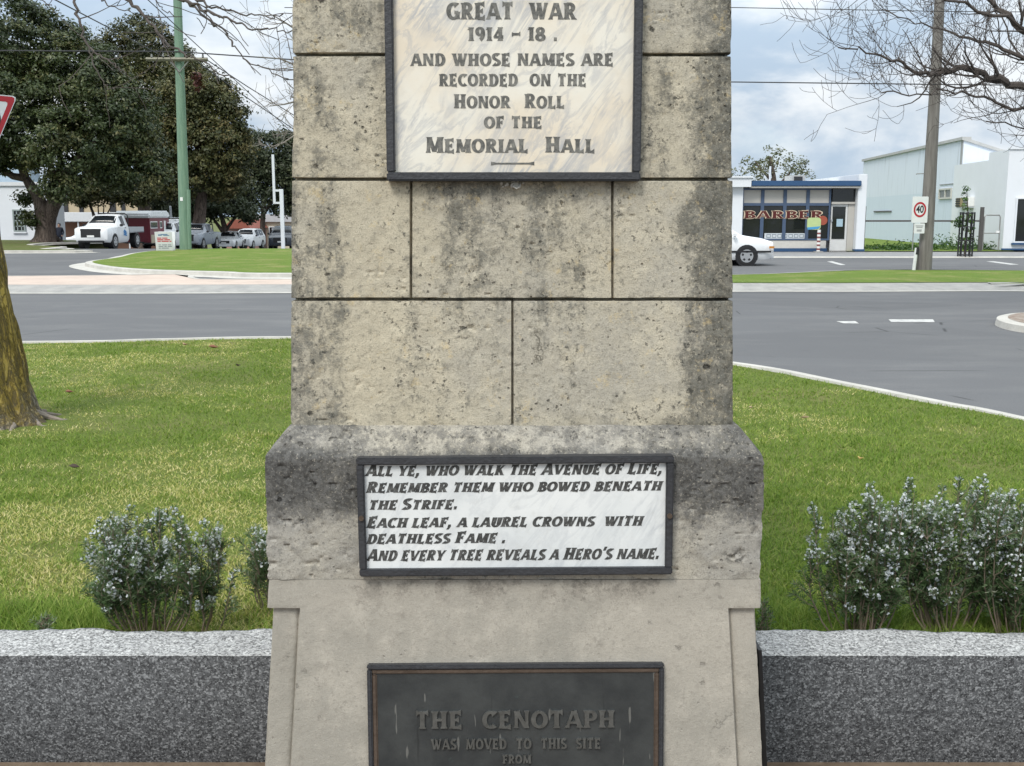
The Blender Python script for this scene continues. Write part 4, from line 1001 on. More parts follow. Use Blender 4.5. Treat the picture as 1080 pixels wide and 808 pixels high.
# far pale bare tree mostly hidden by the cenotaph
rd = random.Random(9); PALE = M('pale_twig_bark', (.20, .175, .155), .85, 0, .3, 8)
t = thing('bare_tree', 'pale leafless tree whose fine twigs show at the left side of the cenotaph top', 'tree', (-6.9, 38, .1))
tr = MB(); tr.tube([(-6.9, 38, 0), (-6.85, 38, 2), (-6.9, 38, 4), (-6.9, 38, 6)], [.24, .19, .15, .1], 9); shift(tr, t).build('trunk', PALE, t, True)
mb = MB()
for pts in ([(340, 110), (320, 105), (300, 110), (284, 112)], [(340, 80), (315, 70), (295, 62), (272, 60)], [(340, 60), (318, 35), (298, 22), (280, 12)], [(340, 140), (318, 138), (300, 150), (284, 156)], [(340, 50), (325, 10), (310, -20), (300, -50)], [(340, 70), (380, 20), (410, -20)], [(340, 90), (390, 60), (430, 50)], [(341, 52), (352, 0), (346, -60)], [(341, 60), (372, -10), (390, -70)]):
    P = pd(pts, 38, 37); limb_with_twigs(mb, P, [.06, .04, .025, .014][:len(P)], rd, 3, 1.0, 2, .05, .0075, Vector((-.2, 0, 0)), (1, 3))
shift(mb, t).build('branches', PALE, t)

# --- rosemary bushes along the wall
NEED = leafmat('rosemary_leaf', [(0, (.045, .075, .032)), (.45, (.085, .14, .058)), (.75, (.17, .22, .125)), (1, (.30, .32, .25))], .15, .5, .2)
FLOW = leafmat('rosemary_flower', [(0, (.36, .40, .46)), (.5, (.52, .55, .60)), (1, (.72, .73, .74))], .2, .6, .1)
STEMM = M('woody_stem', (.19, .15, .11), .85, 0, .4, 30)
def rosemary(label, base, stems, group='rosemary bushes behind the granite wall', seed=1, bloom=1.0, dens=1.0, nl=.023, side=1.0):
    """stems: list of (root xy, tip xyz, side bend)"""
    t = thing('rosemary_bush', label, 'shrub', base, 0, group); rd = random.Random(seed)
    C, N, L, W, U, T = [], [], [], [], [], []; fc, fn, fl, ft = [], [], [], []; mb = MB()
    def shoot(p0, p1, bend, r, n, lo):
        P = []
        for k in range(9):
            f = k / 8; p = p0.lerp(p1, f) + bend * math.sin(PI * f) * (1 - .3 * f) + Vector((rd.uniform(-1, 1), rd.uniform(-1, 1), 0)) * .004; P.append(p)
        mb.tube(P, [r * (1 - .7 * k / 8) for k in range(9)], 5, caps=False)
        ln = (p1 - p0).length; m = int(n * ln * dens); tn = rd.gauss(.4, .16)
        for q in range(m):
            f = lo + (1 - lo) * (q / m) ** .85; i = min(7, int(f * 8)); p = P[i].lerp(P[i + 1], f * 8 - i); ax = (P[i + 1] - P[i]).normalized()
            v = Vector((rd.gauss(0, 1), rd.gauss(0, 1), rd.gauss(0, 1))); v = (v - ax * v.dot(ax)).normalized()
            u = (v * rd.uniform(.6, 1) + ax * rd.uniform(.3, 1.0)).normalized(); l = nl * rd.uniform(.65, 1.25) * (1 if f < .9 else .75)
            C.append(p + u * l * .5); U.append(u); N.append(u.cross(v.cross(u) if rd.random() < .3 else ax).normalized() if u.cross(ax).length > 1e-3 else Vector((0, 0, 1))); L.append(l); W.append(l * .15); T.append(tn + rd.gauss(0, .16) + .12 * (f > .8))
        hi_ = (p1.z - base.z) / top_z; nf = rd.randint(4, 13) if rd.random() < bloom * (.08 + 2.2 * max(0, hi_ - .45)) else 0
        for q in range(nf):
            f = rd.uniform(.62, 1.0); i = min(7, int(f * 8)); p = P[i].lerp(P[i + 1], f * 8 - i)
            v = Vector((rd.gauss(0, 1), rd.gauss(0, 1), rd.gauss(.2, 1))).normalized(); p = p + v * .012
            for w_ in range(4):
                d = (v + Vector((rd.gauss(0, 1), rd.gauss(0, 1), rd.gauss(0, 1))) * .7).normalized(); fc.append(p + d * .004); fn.append(Vector((rd.gauss(0, 1), rd.gauss(0, 1), rd.gauss(0, 1))).normalized()); fl.append(rd.uniform(.006, .012)); ft.append(rd.uniform(.1, 1))
        return P
    top_z = max(q[1].z for q in stems) - base.z
    for p0, p1, bend in stems:
        P = shoot(p0, p1, bend, .0034, 400, .24)
        for k in range(rd.randint(6, 9)):
            i = rd.randint(3, 7); d = (P[i + 1] - P[i - 1]).normalized(); v = Vector((rd.uniform(-1, 1), rd.uniform(-1, 1), rd.uniform(-.1, .7)))
            e = P[i] + (d * .55 + v * .8).normalized() * rd.uniform(.04, .13) * side
            shoot(P[i], e, Vector((rd.uniform(-.01, .01), 0, .008)), .0018, 700, .06)
    mbs = shift(mb, t); mbs.build('stems', STEMM, t)
    B = np.array(base[:])
    V, F = quads_cloud(np.array([p[:] for p in C]) - B, unit(np.array([p[:] for p in N])), np.array(L), np.array(W), np.array([p[:] for p in U]))
    np_mesh('foliage', V, F, NEED, t, False, {'tone': np.repeat(np.clip(T, 0, 1), 4)})
    if fc:
        V, F = quads_cloud(np.array([p[:] for p in fc]) - B, unit(np.array([p[:] for p in fn])), np.array(fl), np.array(fl) * .7)
        np_mesh('flowers', V, F, FLOW, t, False, {'tone': np.repeat(ft, 4)})
    return t
def bush(label, pxc, outline, Y0, depth, n, seed, bloom=1.0, dens=1.0, fan=.35, zb=.185, side=1.0):
    """outline: list of (px, top py) across the bush; stems fan out from a narrow foot"""
    rd = random.Random(seed); base = D(pxc, 690, Y0); base.z = zb; st = []
    xs = [o_[0] for o_ in outline]
    for k in range(n):
        px = rd.uniform(xs[0], xs[-1]); py = float(np.interp(px, xs, [o_[1] for o_ in outline]))
        f = rd.random() ** 1.6; Yt = Y0 + rd.uniform(-.5, .5) * depth; py = py + f * (645 - py) * .62 + rd.uniform(0, 8)
        tip = D(px, py, Yt); tip.z = max(tip.z, zb + .08)
        foot = Vector((base.x + (tip.x - base.x) * fan + rd.uniform(-.02, .02), Y0 + (Yt - Y0) * fan + rd.uniform(-.02, .02), zb - .01))
        st.append((foot, tip, Vector(((tip.x - base.x) * .22 + rd.uniform(-.02, .02), rd.uniform(-.02, .02), -.01))))
    return rosemary(label, base, st, seed=seed, bloom=bloom, dens=dens, side=side)
bush('flowering rosemary bush left of the cenotaph, rounded and widest on its side', 160, [(98, 566), (114, 550), (134, 536), (150, 532), (168, 528), (186, 534), (200, 548)], 3.38, .24, 36, 11, 1.2, .9)
bush('thin sparse rosemary beside the rounded one left of the cenotaph', 215, [(208, 560), (224, 534), (236, 530), (243, 562), (248, 590)], 3.36, .12, 8, 12, .9, .8, .2, .185, .7)
bush('dark rosemary sprigs half hidden behind the left corner of the cenotaph', 288, [(264, 565), (274, 550), (284, 545), (300, 545)], 3.62, .2, 10, 13, .3, .8)
bush('tiny rosemary seedling on the lawn edge left of the other bushes', 48, [(40, 655), (48, 648), (58, 652)], 3.25, .06, 5, 14, 0, .5, .35, .16, .3)
bush('flowering rosemary bush first to the right of the cenotaph', 905, [(854, 540), (870, 526), (888, 532), (905, 518), (925, 514), (945, 526), (955, 534)], 3.34, .26, 37, 15, 1.4, .95)
bush('flowering rosemary bush second to the right of the cenotaph, tallest crown', 1000, [(945, 535), (955, 512), (975, 525), (1000, 510), (1020, 506), (1040, 515), (1050, 520)], 3.42, .28, 42, 16, 1.5)
bush('flowering rosemary bush cut by the right picture edge', 1072, [(1040, 520), (1060, 510), (1080, 508), (1100, 512), (1120, 525)], 3.36, .3, 44, 17, 1.5)
bush('small dull sprig against the right side of the cenotaph', 810, [(802, 632), (808, 624), (815, 632)], 3.3, .05, 4, 18, .0, .5, .35, .16, .35)
# --- fallen leaves on the lawn
def leaf(px, py, size, m, label, rz, grp='fallen leaves on the lawn'):
    p = G(px, py, .1)
    for _ in range(3):
        z = float(lawn_zv(np.array([p.x]), np.array([p.y]))[0]); p = G(px, py, z + .045)
    pts = [(-.5, 0), (-.25, .26), (0, .34), (.22, .24), (.5, 0), (.22, -.24), (0, -.34), (-.25, -.26)]
    V = [(x * size, y * size, (abs(y) * .8 + x * x * .6) * size) for x, y in pts] + [(0, 0, 0), (-.8 * size, .05 * size, .1 * size), (-.8 * size, .0, .1 * size)]
    F = [(8, i, (i + 1) % 8) for i in range(8)] + [(0, 9, 10)]
    o = MB().add(V, F).build('fallen_leaf', m, None, True); o.location = (p.x, p.y, p.z - .003); o.rotation_euler = (.2, .15, rz)
    sm = o.modifiers.new('thickness', 'SOLIDIFY'); sm.thickness = .002
    return tag(o, label, 'leaf', grp)
LB = M('brown_leaf', (.20, .085, .045), .7, 0, .4, 40); LP = M('pinkish_leaf', (.36, .20, .14), .7, 0, .3, 40); LY = M('yellow_leaf', (.55, .36, .11), .6, 0, .3, 40); LD = M('dark_leaf_litter', (.05, .032, .022), .7, 0, .3, 40); LT = M('tan_leaf', (.38, .28, .17), .7, 0, .3, 40)
leaf(225, 367, .11, LB, 'reddish brown curled leaf near the far kerb left of the cenotaph', .4)
leaf(195, 364, .09, LP, 'pale pink fallen leaf near the far kerb left of the cenotaph', 1.4)
leaf(251, 386, .08, LD, 'dark fallen leaf on the lawn nearest the cenotaph left side', 2.2)
leaf(73, 414, .075, LB, 'red brown fallen leaf beside the mossy trunk', .9)
leaf(78, 493, .06, LD, 'small dark leaf on the dry patch of lawn at left', .2)
leaf(849, 441, .065, LT, 'tan curled leaf on the lawn right of the cenotaph', 2.6)
leaf(907, 484, .055, LY, 'round yellow leaf on the green lawn at right', 1.1)
leaf(792, 430, .045, LT, 'tiny pale leaf close to the cenotaph right side', .7)
# ------------------------------------------------------------------ vehicles
def paint(name, c): return M(name, c, .28, .0, .04, 1.2, 0, 40, .5)
WHITEP = paint('white_car_paint', (.72, .73, .74)); SILVER = paint('grey_car_paint', (.26, .29, .33)); NAVY = paint('dark_blue_car_paint', (.035, .042, .055))
GLASSC = M('car_glass', (.014, .017, .02), .1, 0, .2, 2, 0, 40, .3); TYRE = M('tyre_rubber', (.018, .018, .019), .85, 0, .3, 20)
ALLOY = M('alloy_rim', (.42, .43, .44), .35, .5, .15, 20); BLACKP = M('black_plastic', (.018, .018, .02), .5, 0, .3, 8); LAMPM = M('headlight_lens', (.30, .33, .36), .12, 0, .1, 9)
PLATEM = M('plate_white', (.7, .7, .68), .5); REDM = M('red_lens', (.35, .02, .02), .25); ALU = M('aluminium', (.46, .48, .50), .4, .6, .12, 9)
def car(name, label, px, py, Y, rz, L, Wd, stations, glass, paintm, wheels, wr, group='vehicles parked across the road', z=None, grille=True, rims=ALLOY):
    """stations: (x from the front, underside z, belt z, half width, top z, top half width); glass: ('w'|'r', i) screens, ('s', i, j) side"""
    p = D(px, py, Y); zz = zgf(p.x, p.y) if z is None else z
    t = thing(name, label, 'car', (p.x, p.y, zz + .004), rz, group)
    rings = []
    for x, zb, zs, wb, zt, wt in stations:
        X = L / 2 - x; half = [(wb * .90, zb), (wb * .985, zb + .14), (wb, zb + (zs - zb) * .55), (wb * .985, zs - .03), (wb * .955, zs), (wt, zt - (.045 if zt - zs > .2 else .012)), (wt * .82, zt), (wt * .4, zt + .012)]
        rings.append([(X, -y, q) for y, q in half] + [(X, 0, zt + .015)] + [(X, y, q) for y, q in half[::-1]])
    mb = MB(); n = len(rings[0]); N = len(rings)
    for r in rings: mb.v += r
    for i in range(N - 1):
        for k in range(n): mb.f.append((i * n + k, (i + 1) * n + k, (i + 1) * n + (k + 1) % n, i * n + (k + 1) % n))
    mb.f.append(tuple(range(n))); mb.f.append(tuple((N - 1) * n + k for k in range(n - 1, -1, -1)))
    body = mb.build('body', paintm, t, True)
    bm = bmesh.new(); bm.from_mesh(body.data); bmesh.ops.recalc_face_normals(bm, faces=bm.faces[:]); bm.to_mesh(body.data); bm.free()
    rv = [[Vector(q) for q in r] for r in rings]
    def pane(nm, quad, inset, m=GLASSC, lift=.012):
        c = sum(quad, Vector()) / len(quad); nrm = (quad[2] - quad[0]).cross(quad[3] - quad[1]).normalized()
        if nrm.dot(c - Vector((c.x * .9, 0, .8))) < 0: nrm = -nrm
        q = [c + (v - c) * (1 - inset) + nrm * lift for v in quad]; b = [c + (v - c) * (1 - inset * .6) - nrm * .01 for v in quad]; k = len(quad)
        return MB().add(q + b, [tuple(range(k))] + [(i, (i + 1) % k, k + (i + 1) % k, k + i) for i in range(k)]).build(nm, m, t)
    def screen(nm, lo, hi, sgn):
        mbs = MB(); ks = list(range(5, n - 5)); vv = []
        for row, f0 in ((lo, .10), (hi, .08)):
            oth = hi if row is lo else lo
            for k in ks:
                q = row[k].lerp(oth[k], f0 + (.10 if row is lo else 0)); q = Vector((q.x, q.y * .93, q.z)); u = (hi[k] - lo[k]).normalized(); nn = Vector((0, -1, 0)).cross(u) * sgn
                if nn.z < 0: nn = -nn
                vv.append(q + nn * .012)
        m_ = len(ks); mbs.add(vv, [(i, i + 1, m_ + i + 1, m_ + i) for i in range(m_ - 1)]); o = mbs.build(nm, GLASSC, t, True)
        sm = o.modifiers.new('thickness', 'SOLIDIFY'); sm.thickness = .006; return o
    mid = n // 2
    for g in glass:
        if g[0] in 'wr':
            a, b = rv[g[1]], rv[g[1] + 1]
            lo, hi = (a, b) if g[0] == 'w' else (b, a)
            screen('windscreen' if g[0] == 'w' else 'rear_window', lo, hi, 1 if g[0] == 'w' else -1)
        else:
            a, b = rv[g[1]], rv[g[2]]
            for k0, k1 in ((4, 5), (n - 5, n - 6)):
                pane('side_window', [a[k0], b[k0], b[k1], a[k1]], .13)
    fx = L / 2; x0, zb, zs, wb, zt, wt = stations[1]
    if grille:
        MB().bx(fx - .1, fx + .012, -wb * .62, wb * .62, zb + .22, zs - .01).build('grille', BLACKP, t, bevel=.02)
        MB().bx(fx - .1, fx + .02, -wb * .8, wb * .8, zb - .03, zb + .11).build('bumper', BLACKP if zs > .75 else paintm, t, bevel=.03)
        MB().bx(fx, fx + .03, -.19, .19, zb + .24, zb + .35).build('number_plate', PLATEM, t)
        for s in (-1, 1):
            mb = MB().add([(fx - .03, s * wb * .56, zs - .19), (fx - .03, s * wb * .56, zs - .05), (fx - .30, s * wb * 1.005, zs + .0), (fx - .26, s * wb * 1.005, zs - .15), (fx + .012, s * wb * .56, zs - .19), (fx + .012, s * wb * .56, zs - .04), (fx - .25, s * (wb * 1.02), zs + .01), (fx - .20, s * (wb * 1.02), zs - .16)],
                          [(4, 5, 6, 7), (0, 1, 5, 4), (1, 2, 6, 5), (2, 3, 7, 6), (3, 0, 4, 7)]); mb.build('headlight', LAMPM, t)
    for s in (-1, 1):
        gi = next(g[1] for g in glass if g[0] == 'w') ; q = rv[gi + 1][4 if s < 0 else n - 5]; q0 = rv[gi][4]
        MB().box((q0.x - .25, s * (stations[gi][3] + .09), stations[gi][2] + .08), (.12, .17, .14)).build('mirror', paintm if zs < .75 else BLACKP, t, bevel=.03)
        MB().box((-L / 2 + .06, s * stations[-1][3] * .86, stations[-1][2] - .1), (.12, .16, .22)).build('tail_light', REDM, t, bevel=.02)
        for gq in glass:
            if gq[0] == 's':
                xh = rv[gq[2]][4].x + .14; MB().box((xh, s * (stations[gq[2]][3] + .005), stations[gq[2]][2] - .1), (.16, .03, .03)).build('door_handle', BLACKP, t)
    for xw in wheels:
        X = L / 2 - xw
        for s in (-1, 1):
            yo = s * (Wd / 2 - .005)
            MB().tube([(X, yo - s * .3, wr), (X, yo + s * .006, wr)], wr + .045, 22).build('wheel_arch', BLACKP, t)
            w = MB().tube([(X, yo - s * .2, wr), (X, yo - s * .01, wr), (X, yo + s * .016, wr)], [wr, wr, wr - .03], 22).build('wheel', TYRE, t, True)
            r = MB().tube([(X, yo, wr), (X, yo + s * .022, wr)], wr * .66, 18); rim = r.build('rim', rims, w)
            sp = MB()
            for k in range(5):
                a = 2 * PI * k / 5 + .3; sp.box((X + math.cos(a) * wr * .43, yo + s * .021, wr + math.sin(a) * wr * .43), (wr * .2, .008, wr * .22), Matrix.Rotation(-a, 3, 'Y'))
            sp.build('spoke_gap', BLACKP, w)
    return t
SEDAN = [(0, .30, .60, .62, .62, .5), (.06, .24, .70, .78, .73, .66), (.35, .2, .78, .86, .82, .72), (1.05, .19, .84, .88, .89, .76), (1.30, .19, .87, .88, .94, .74), (2.0, .19, .89, .88, 1.38, .60), (2.7, .19, .90, .88, 1.43, .60), (3.35, .19, .92, .88, 1.37, .58), (3.95, .22, .93, .86, 1.0, .70), (4.3, .26, .92, .82, .97, .68), (4.42, .32, .80, .74, .84, .6)]
SUV = [(0, .34, .70, .70, .72, .6), (.07, .28, .88, .84, .90, .74), (.4, .24, .98, .92, 1.02, .80), (1.0, .22, 1.06, .93, 1.12, .80), (1.25, .22, 1.08, .93, 1.16, .80), (1.95, .22, 1.10, .93, 1.68, .68), (2.8, .22, 1.10, .93, 1.76, .69), (4.1, .24, 1.12, .92, 1.72, .67), (4.5, .28, 1.10, .90, 1.20, .72), (4.66, .36, .92, .84, .95, .7)]
UTE = [(0, .42, .90, .74, .92, .64), (.06, .36, 1.06, .88, 1.08, .80), (.4, .32, 1.11, .93, 1.15, .82), (1.15, .30, 1.14, .93, 1.19, .80), (1.42, .30, 1.15, .93, 1.24, .80), (2.1, .30, 1.17, .93, 1.76, .68), (2.6, .30, 1.18, .93, 1.82, .69), (3.35, .32, 1.18, .93, 1.78, .68), (3.52, .32, 1.16, .93, 1.20, .86), (5.2, .36, 1.14, .92, 1.17, .86), (5.3, .44, 1.05, .86, 1.07, .8)]
SCAB = UTE[:7] + [(2.95, .32, 1.16, .93, 1.78, .68), (3.05, .34, 1.12, .90, 1.30, .78)]
SG = [('w', 4), ('s', 5, 6), ('s', 6, 7), ('r', 7)]
H = R(-90)
# white tray ute
t = car('utility_truck', 'white ute with black grille and open aluminium tray parked at left', 117, 255, 58.5, R(-91), 5.3, 1.86, SCAB, [('w', 4), ('s', 5, 6)], WHITEP, [.95, 4.15], .38, z=-.12)
mb = MB(); mb.bx(-2.6, -.42, -.92, .92, .80, .86)
for s in (-1, 1): mb.bx(-2.6, -.42, s * .92, s * .89, .80, 1.12)
mb.bx(-2.6, -2.57, -.89, .89, .86, 1.12); mb.build('tray', ALU, t)
mb = MB(); mb.tube([(-.40, -.85, .86), (-.40, -.85, 1.75), (-.40, -.7, 1.86), (-.40, .7, 1.86), (-.40, .85, 1.75), (-.40, .85, .86)], .035, 8); mb.tube([(-.4, -.85, 1.3), (-.4, .85, 1.3)], .025, 6); mb.build('headboard', BLACKP, t)
MB().bx(-2.5, .2, -.4, .4, .5, .78).build('chassis', BLACKP, t)
BLUE = M('blue_logo', (.03, .18, .42), .5)
mb = MB()
for k in range(3): mb.prism([(.55 + k * .02, .88 - k * .09), (.0, .80 - k * .09), (.12, .88 - k * .09), (.35, 1.0 - k * .12)], 'y', .942, .946 + k * .002)
mb.build('door_logo', BLUE, t)
# maroon camper trailer
p = D(152, 255, 66.5); t = thing('camper_trailer', 'maroon camper trailer with white pop top roof behind the white ute', 'trailer', (p.x, p.y, zgf(p.x, p.y)), H + R(3), 'vehicles parked across the road')
MAR = M('maroon_panel', (.14, .016, .027), .4, 0, .1, 4); CREAM = M('cream_panel', (.42, .36, .26), .5, 0, .08, 4)
mb = MB(); mb.prism([(2.2, .42), (2.2, 1.95), (-2.2, 1.95), (-2.3, 1.6), (-2.2, .42)], 'y', -1.02, 1.02); mb.build('body', MAR, t, bevel=.05)
mb = MB(); mb.prism([(2.3, 1.93), (2.25, 2.15), (1.9, 2.36), (-1.9, 2.38), (-2.25, 2.18), (-2.32, 1.93)], 'y', -1.07, 1.07); mb.build('roof', WHITEP, t, bevel=.08)
MB().bx(.2, 2.0, 1.0, 1.035, .4, .9).build('lower_panel', CREAM, t)
for x0, x1 in ((.5, 2.0), (-.55, -.05)):
    w_ = frame_mb(0, 0, 0, 0, 0, 0, 0) if False else MB().bx(x0, x1, 1.0, 1.03, 1.28, 1.72); f = w_.build('window', PLATEM, t); MB().bx(x0 + .06, x1 - .06, 1.02, 1.04, 1.34, 1.66).build('pane', GLASSC, f)
MB().bx(-1.35, -.95, 1.0, 1.035, 1.02, 1.75).build('door_panel', PLATEM, t); MB().cyl((-1.7, 1.0, 1.15), (-1.7, 1.2, 1.15), .32, 18).build('spare_wheel', TYRE, t)
for s in (-1, 1):
    w_ = MB().tube([(-1.2, s * .8, .34), (-1.2, s * 1.03, .34)], .34, 18).build('wheel', TYRE, t); MB().tube([(-1.2, s * 1.0, .34), (-1.2, s * 1.045, .34)], .2, 14).build('rim', PLATEM, w_)
mb = MB(); mb.tube([(2.2, -.6, .45), (3.3, 0, .45)], .05, 6).tube([(2.2, .6, .45), (3.3, 0, .45)], .05, 6); mb.build('drawbar', BLACKP, t)
car('utility_truck', 'white van bodied ute behind the small white sign board', 176, 255, 69, H + R(2), 5.2, 1.86, SUV[:-3] + [(4.3, .24, 1.12, .92, 1.9, .70), (5.0, .28, 1.12, .92, 1.9, .70), (5.15, .36, .92, .9, 1.6, .66)], SG[:3], WHITEP, [.95, 4.1], .36)
for o in [bpy.data.objects[o.name] for o in bpy.data.objects if o.get('label') == 'white van bodied ute behind the small white sign board']:
    mb = MB()
    for yy in (-.6, 0, .6): mb.tube([(.4, yy, 2.0), (-2.3, yy, 2.0)], .03, 6)
    for xx in (.3, -.8, -1.9): mb.tube([(xx, -.7, 1.8), (xx, -.7, 2.0), (xx, .7, 2.0), (xx, .7, 1.8)], .03, 6)
    mb.tube([(-.2, .3, 1.98), (.05, .35, 2.75)], .07, 6); mb.build('roof_rack', ALU, o)
t = car('utility_truck', 'grey dual cab ute with black sports bar just right of the green pole', 209, 255, 76, H + R(-1), 5.3, 1.86, UTE, [('w', 4), ('s', 5, 6), ('s', 6, 7), ('r', 7)], SILVER, [.95, 4.1], .39)
MB().tube([(-.95, -.82, 1.15), (-1.3, -.7, 1.72), (-1.3, .7, 1.72), (-.95, .82, 1.15)], .05, 8).build('sports_bar', BLACKP, t)
car('sedan_car', 'white low sedan parked between the grey ute and a white SUV', 242, 255, 88, H + R(3), 4.42, 1.76, SEDAN, SG, WHITEP, [.86, 3.5], .32)
car('suv_car', 'white SUV parked behind and right of the white low sedan', 262, 255, 94, H + R(-4), 4.66, 1.86, SUV, SG, WHITEP, [.9, 3.6], .36)
t = car('suv_car', 'dark blue SUV with pale windscreen behind the tall white post', 299, 255, 82, H + R(6), 4.66, 1.86, SUV, SG, NAVY, [.9, 3.6], .37)
car('sedan_car', 'white car partly hidden behind the person and the white ute', 90, 255, 84, R(-150), 4.42, 1.76, SEDAN, SG, WHITEP, [.86, 3.5], .32)
car('sedan_car', 'white car roof showing low at far left behind the grass verge', 14, 255, 80, R(-170), 4.42, 1.76, SEDAN, SG, WHITEP, [.86, 3.5], .32, z=-1.0)
# passing car at the right
SED2 = [((x if x < 1 else x - .22) * 1.03, zb, zs * 1.06, wb, zt * 1.06, wt) for x, zb, zs, wb, zt, wt in SEDAN]
p = G(818, 278.6); t = car('sedan_car', 'white sedan driving past the barber shop, its nose showing beside the cenotaph', 540, 278, 34.9, 0, 4.5, 1.76, SED2, SG, WHITEP, [.93, 3.55], .32, None, z=0)
t.location.x = D(818, 270, 34.0).x - 2.25
t['category'] = 'car'
MB().bx(-2.1, 2.1, -.90, -.886, .43, .49).build('rub_strip', BLACKP, t)
MB().box((2.12, -.885, .6), (.16, .02, .07)).build('indicator', M('amber_lens', (.5, .2, .03), .3), t)

# ------------------------------------------------------------------ person in a dark coat
def skin_body(name, joints, bones, m, parent):
    me = bpy.data.meshes.new(name); me.from_pydata([j[:3] for j in joints], bones, []); o = bpy.data.objects.new(name, me); COL.objects.link(o)
    sk = o.modifiers.new('skin', 'SKIN'); sl = me.skin_vertices[0].data if me.skin_vertices else None
    if sl is None:
        bm = bmesh.new(); bm.from_mesh(me); bm.verts.layers.skin.verify(); bm.to_mesh(me); bm.free(); sl = me.skin_vertices[0].data
    for d, j in zip(sl, joints): d.radius = (j[3], j[4] if len(j) > 4 else j[3])
    sl[0].use_root = True
    sd = o.modifiers.new('sub', 'SUBSURF'); sd.levels = 2; sd.render_levels = 2
    dg = bpy.context.evaluated_depsgraph_get(); m2 = bpy.data.meshes.new_from_object(o.evaluated_get(dg)); bpy.data.objects.remove(o)
    o = link_mesh(name, m2, m, parent, True); return o
p = D(63, 250, 74); t = thing('person', 'person in dark blue coat and dark trousers standing between the big tree and the ute', 'person', (p.x, p.y, zgf(p.x, p.y)), R(10))
J = [(0, 0, .95, .17, .13), (0, 0, 1.2, .17, .12), (0, .01, 1.40, .18, .11), (0, 0, 1.5, .065), (0, -.01, 1.62, .10, .115), (0, -.01, 1.72, .07, .08),
     (-.19, 0, 1.41, .075), (-.25, .03, 1.14, .065), (-.20, -.12, .92, .05), (-.17, -.18, .86, .045), (.19, 0, 1.41, .075), (.26, .03, 1.14, .065), (.21, -.12, .92, .05), (.17, -.18, .86, .045),
     (-.10, 0, .88, .10), (-.11, -.02, .48, .075), (-.12, .02, .09, .055), (-.13, -.12, .04, .045), (.10, 0, .88, .10), (.11, .0, .48, .075), (.13, .05, .09, .055), (.14, -.09, .04, .045)]
B = [(0, 1), (1, 2), (2, 3), (3, 4), (4, 5), (2, 6), (6, 7), (7, 8), (8, 9), (2, 10), (10, 11), (11, 12), (12, 13), (0, 14), (14, 15), (15, 16), (16, 17), (0, 18), (18, 19), (19, 20), (20, 21)]
o = skin_body('body', J, B, M('skin', (.36, .22, .16), .6), t)
COAT = M('navy_coat', (.012, .016, .03), .8, 0, .3, 9); HAIR = M('dark_hair', (.015, .012, .01), .7, 0, .3, 30)
o.data.materials.append(COAT)
for f in o.data.polygons:
    c = f.center; f.material_index = 0 if (c.z > 1.5 or (c.z < .93 and c.y < -.1 and c.z > .7)) else 1
mb = MB(); mb.tube([(0, .03, 1.56), (0, .035, 1.64), (0, .02, 1.73), (0, 0, 1.765)], [.085, .112, .095, .03], 12); mb.build('hair', HAIR, t, True)

# ------------------------------------------------------------------ buildings
WALLW = M('painted_white_wall', (.66, .68, .705), .8, 0, .06, 1.5, .15, 30); WALLP = M('pale_grey_wall', (.50, .53, .56), .8, 0, .06, .8, .1, 20)
TRIMB = M('blue_trim', (.028, .075, .165), .5, 0, .12, 6); GLASSD = M('dark_shop_glass', (.012, .014, .015), .06, 0, .3, 1.2, 0, 40, .6); FRAMEB = M('blue_grey_mullion', (.06, .09, .15), .5, 0, .1, 6)
PANELG = M('beige_panel', (.44, .42, .385), .6, 0, .06, 3); BRICK = M('orange_brick', (.30, .165, .11), .85, 0, .2, 30); TANW = M('tan_wall', (.46, .38, .26), .85, 0, .08, 2); CREAMW = M('cream_wall', (.52, .46, .35), .85, 0, .08, 2); DARKW = M('dark_opening', (.03, .03, .033), .6)
def bld(name, label, px, py, Y): p = D(px, py, Y); return thing(name, label, 'building', (p.x, Y, 0))
# white rendered building behind the big tree
YB = 74; t = bld('white_building', 'white two storey building with a gridded window at far left', 30, 250, YB); ox = t.location.x
def lx(px, Y=None): return D(px, 250, Y or YB).x - ox
def lz(py, Y=None): return D(540, py, Y or YB).z
MB().bx(lx(-80), lx(53), 0, 2.6, -2, lz(196)).build('wall', WALLW, t)
MB().bx(lx(-80), lx(53.5), -.12, .4, lz(196), lz(192)).build('parapet', M('white_coping', (.62, .63, .64), .7), t)
MB().bx(lx(-70), lx(30), 1, 2.5, lz(192), lz(168)).build('upper_storey', M('pale_blue_glazing', (.36, .45, .53), .25), t)
def window(parent, x0, x1, y, z0, z1, nx, nz, fm, gm, bar=.05, fr=.08):
    f = frame_mb(0, x1 - x0, 0, z1 - z0, fr, 0, .1)
    f.v = [(x0 + a, y - c, z0 + b) for a, b, c in f.v]; f.f = [g[::-1] for g in f.f]; fo = f.build('window', fm, parent)
    MB().bx(x0 + fr * .5, x1 - fr * .5, y - .03, y - .01, z0 + fr * .5, z1 - fr * .5).build('pane', gm, fo)
    mb = MB()
    for k in range(1, nx): xx = x0 + (x1 - x0) * k / nx; mb.bx(xx - bar / 2, xx + bar / 2, y - .06, y - .031, z0 + fr, z1 - fr)
    for k in range(1, nz): zz = z0 + (z1 - z0) * k / nz; mb.bx(x0 + fr, x1 - fr, y - .055, y - .031, zz - bar / 2, zz + bar / 2)
    if nx > 1 or nz > 1: mb.build('glazing_bar', fm, fo)
    return fo
GREENF = M('grey_green_frame', (.25, .29, .28), .5)
window(t, lx(15.5), lx(28), 0, lz(244.5), lz(221), 3, 4, GREENF, GLASSD, .07, .1)
MB().bx(lx(14.5), lx(29), -.12, 0, lz(246), lz(244.6)).build('sill', WALLW, t)
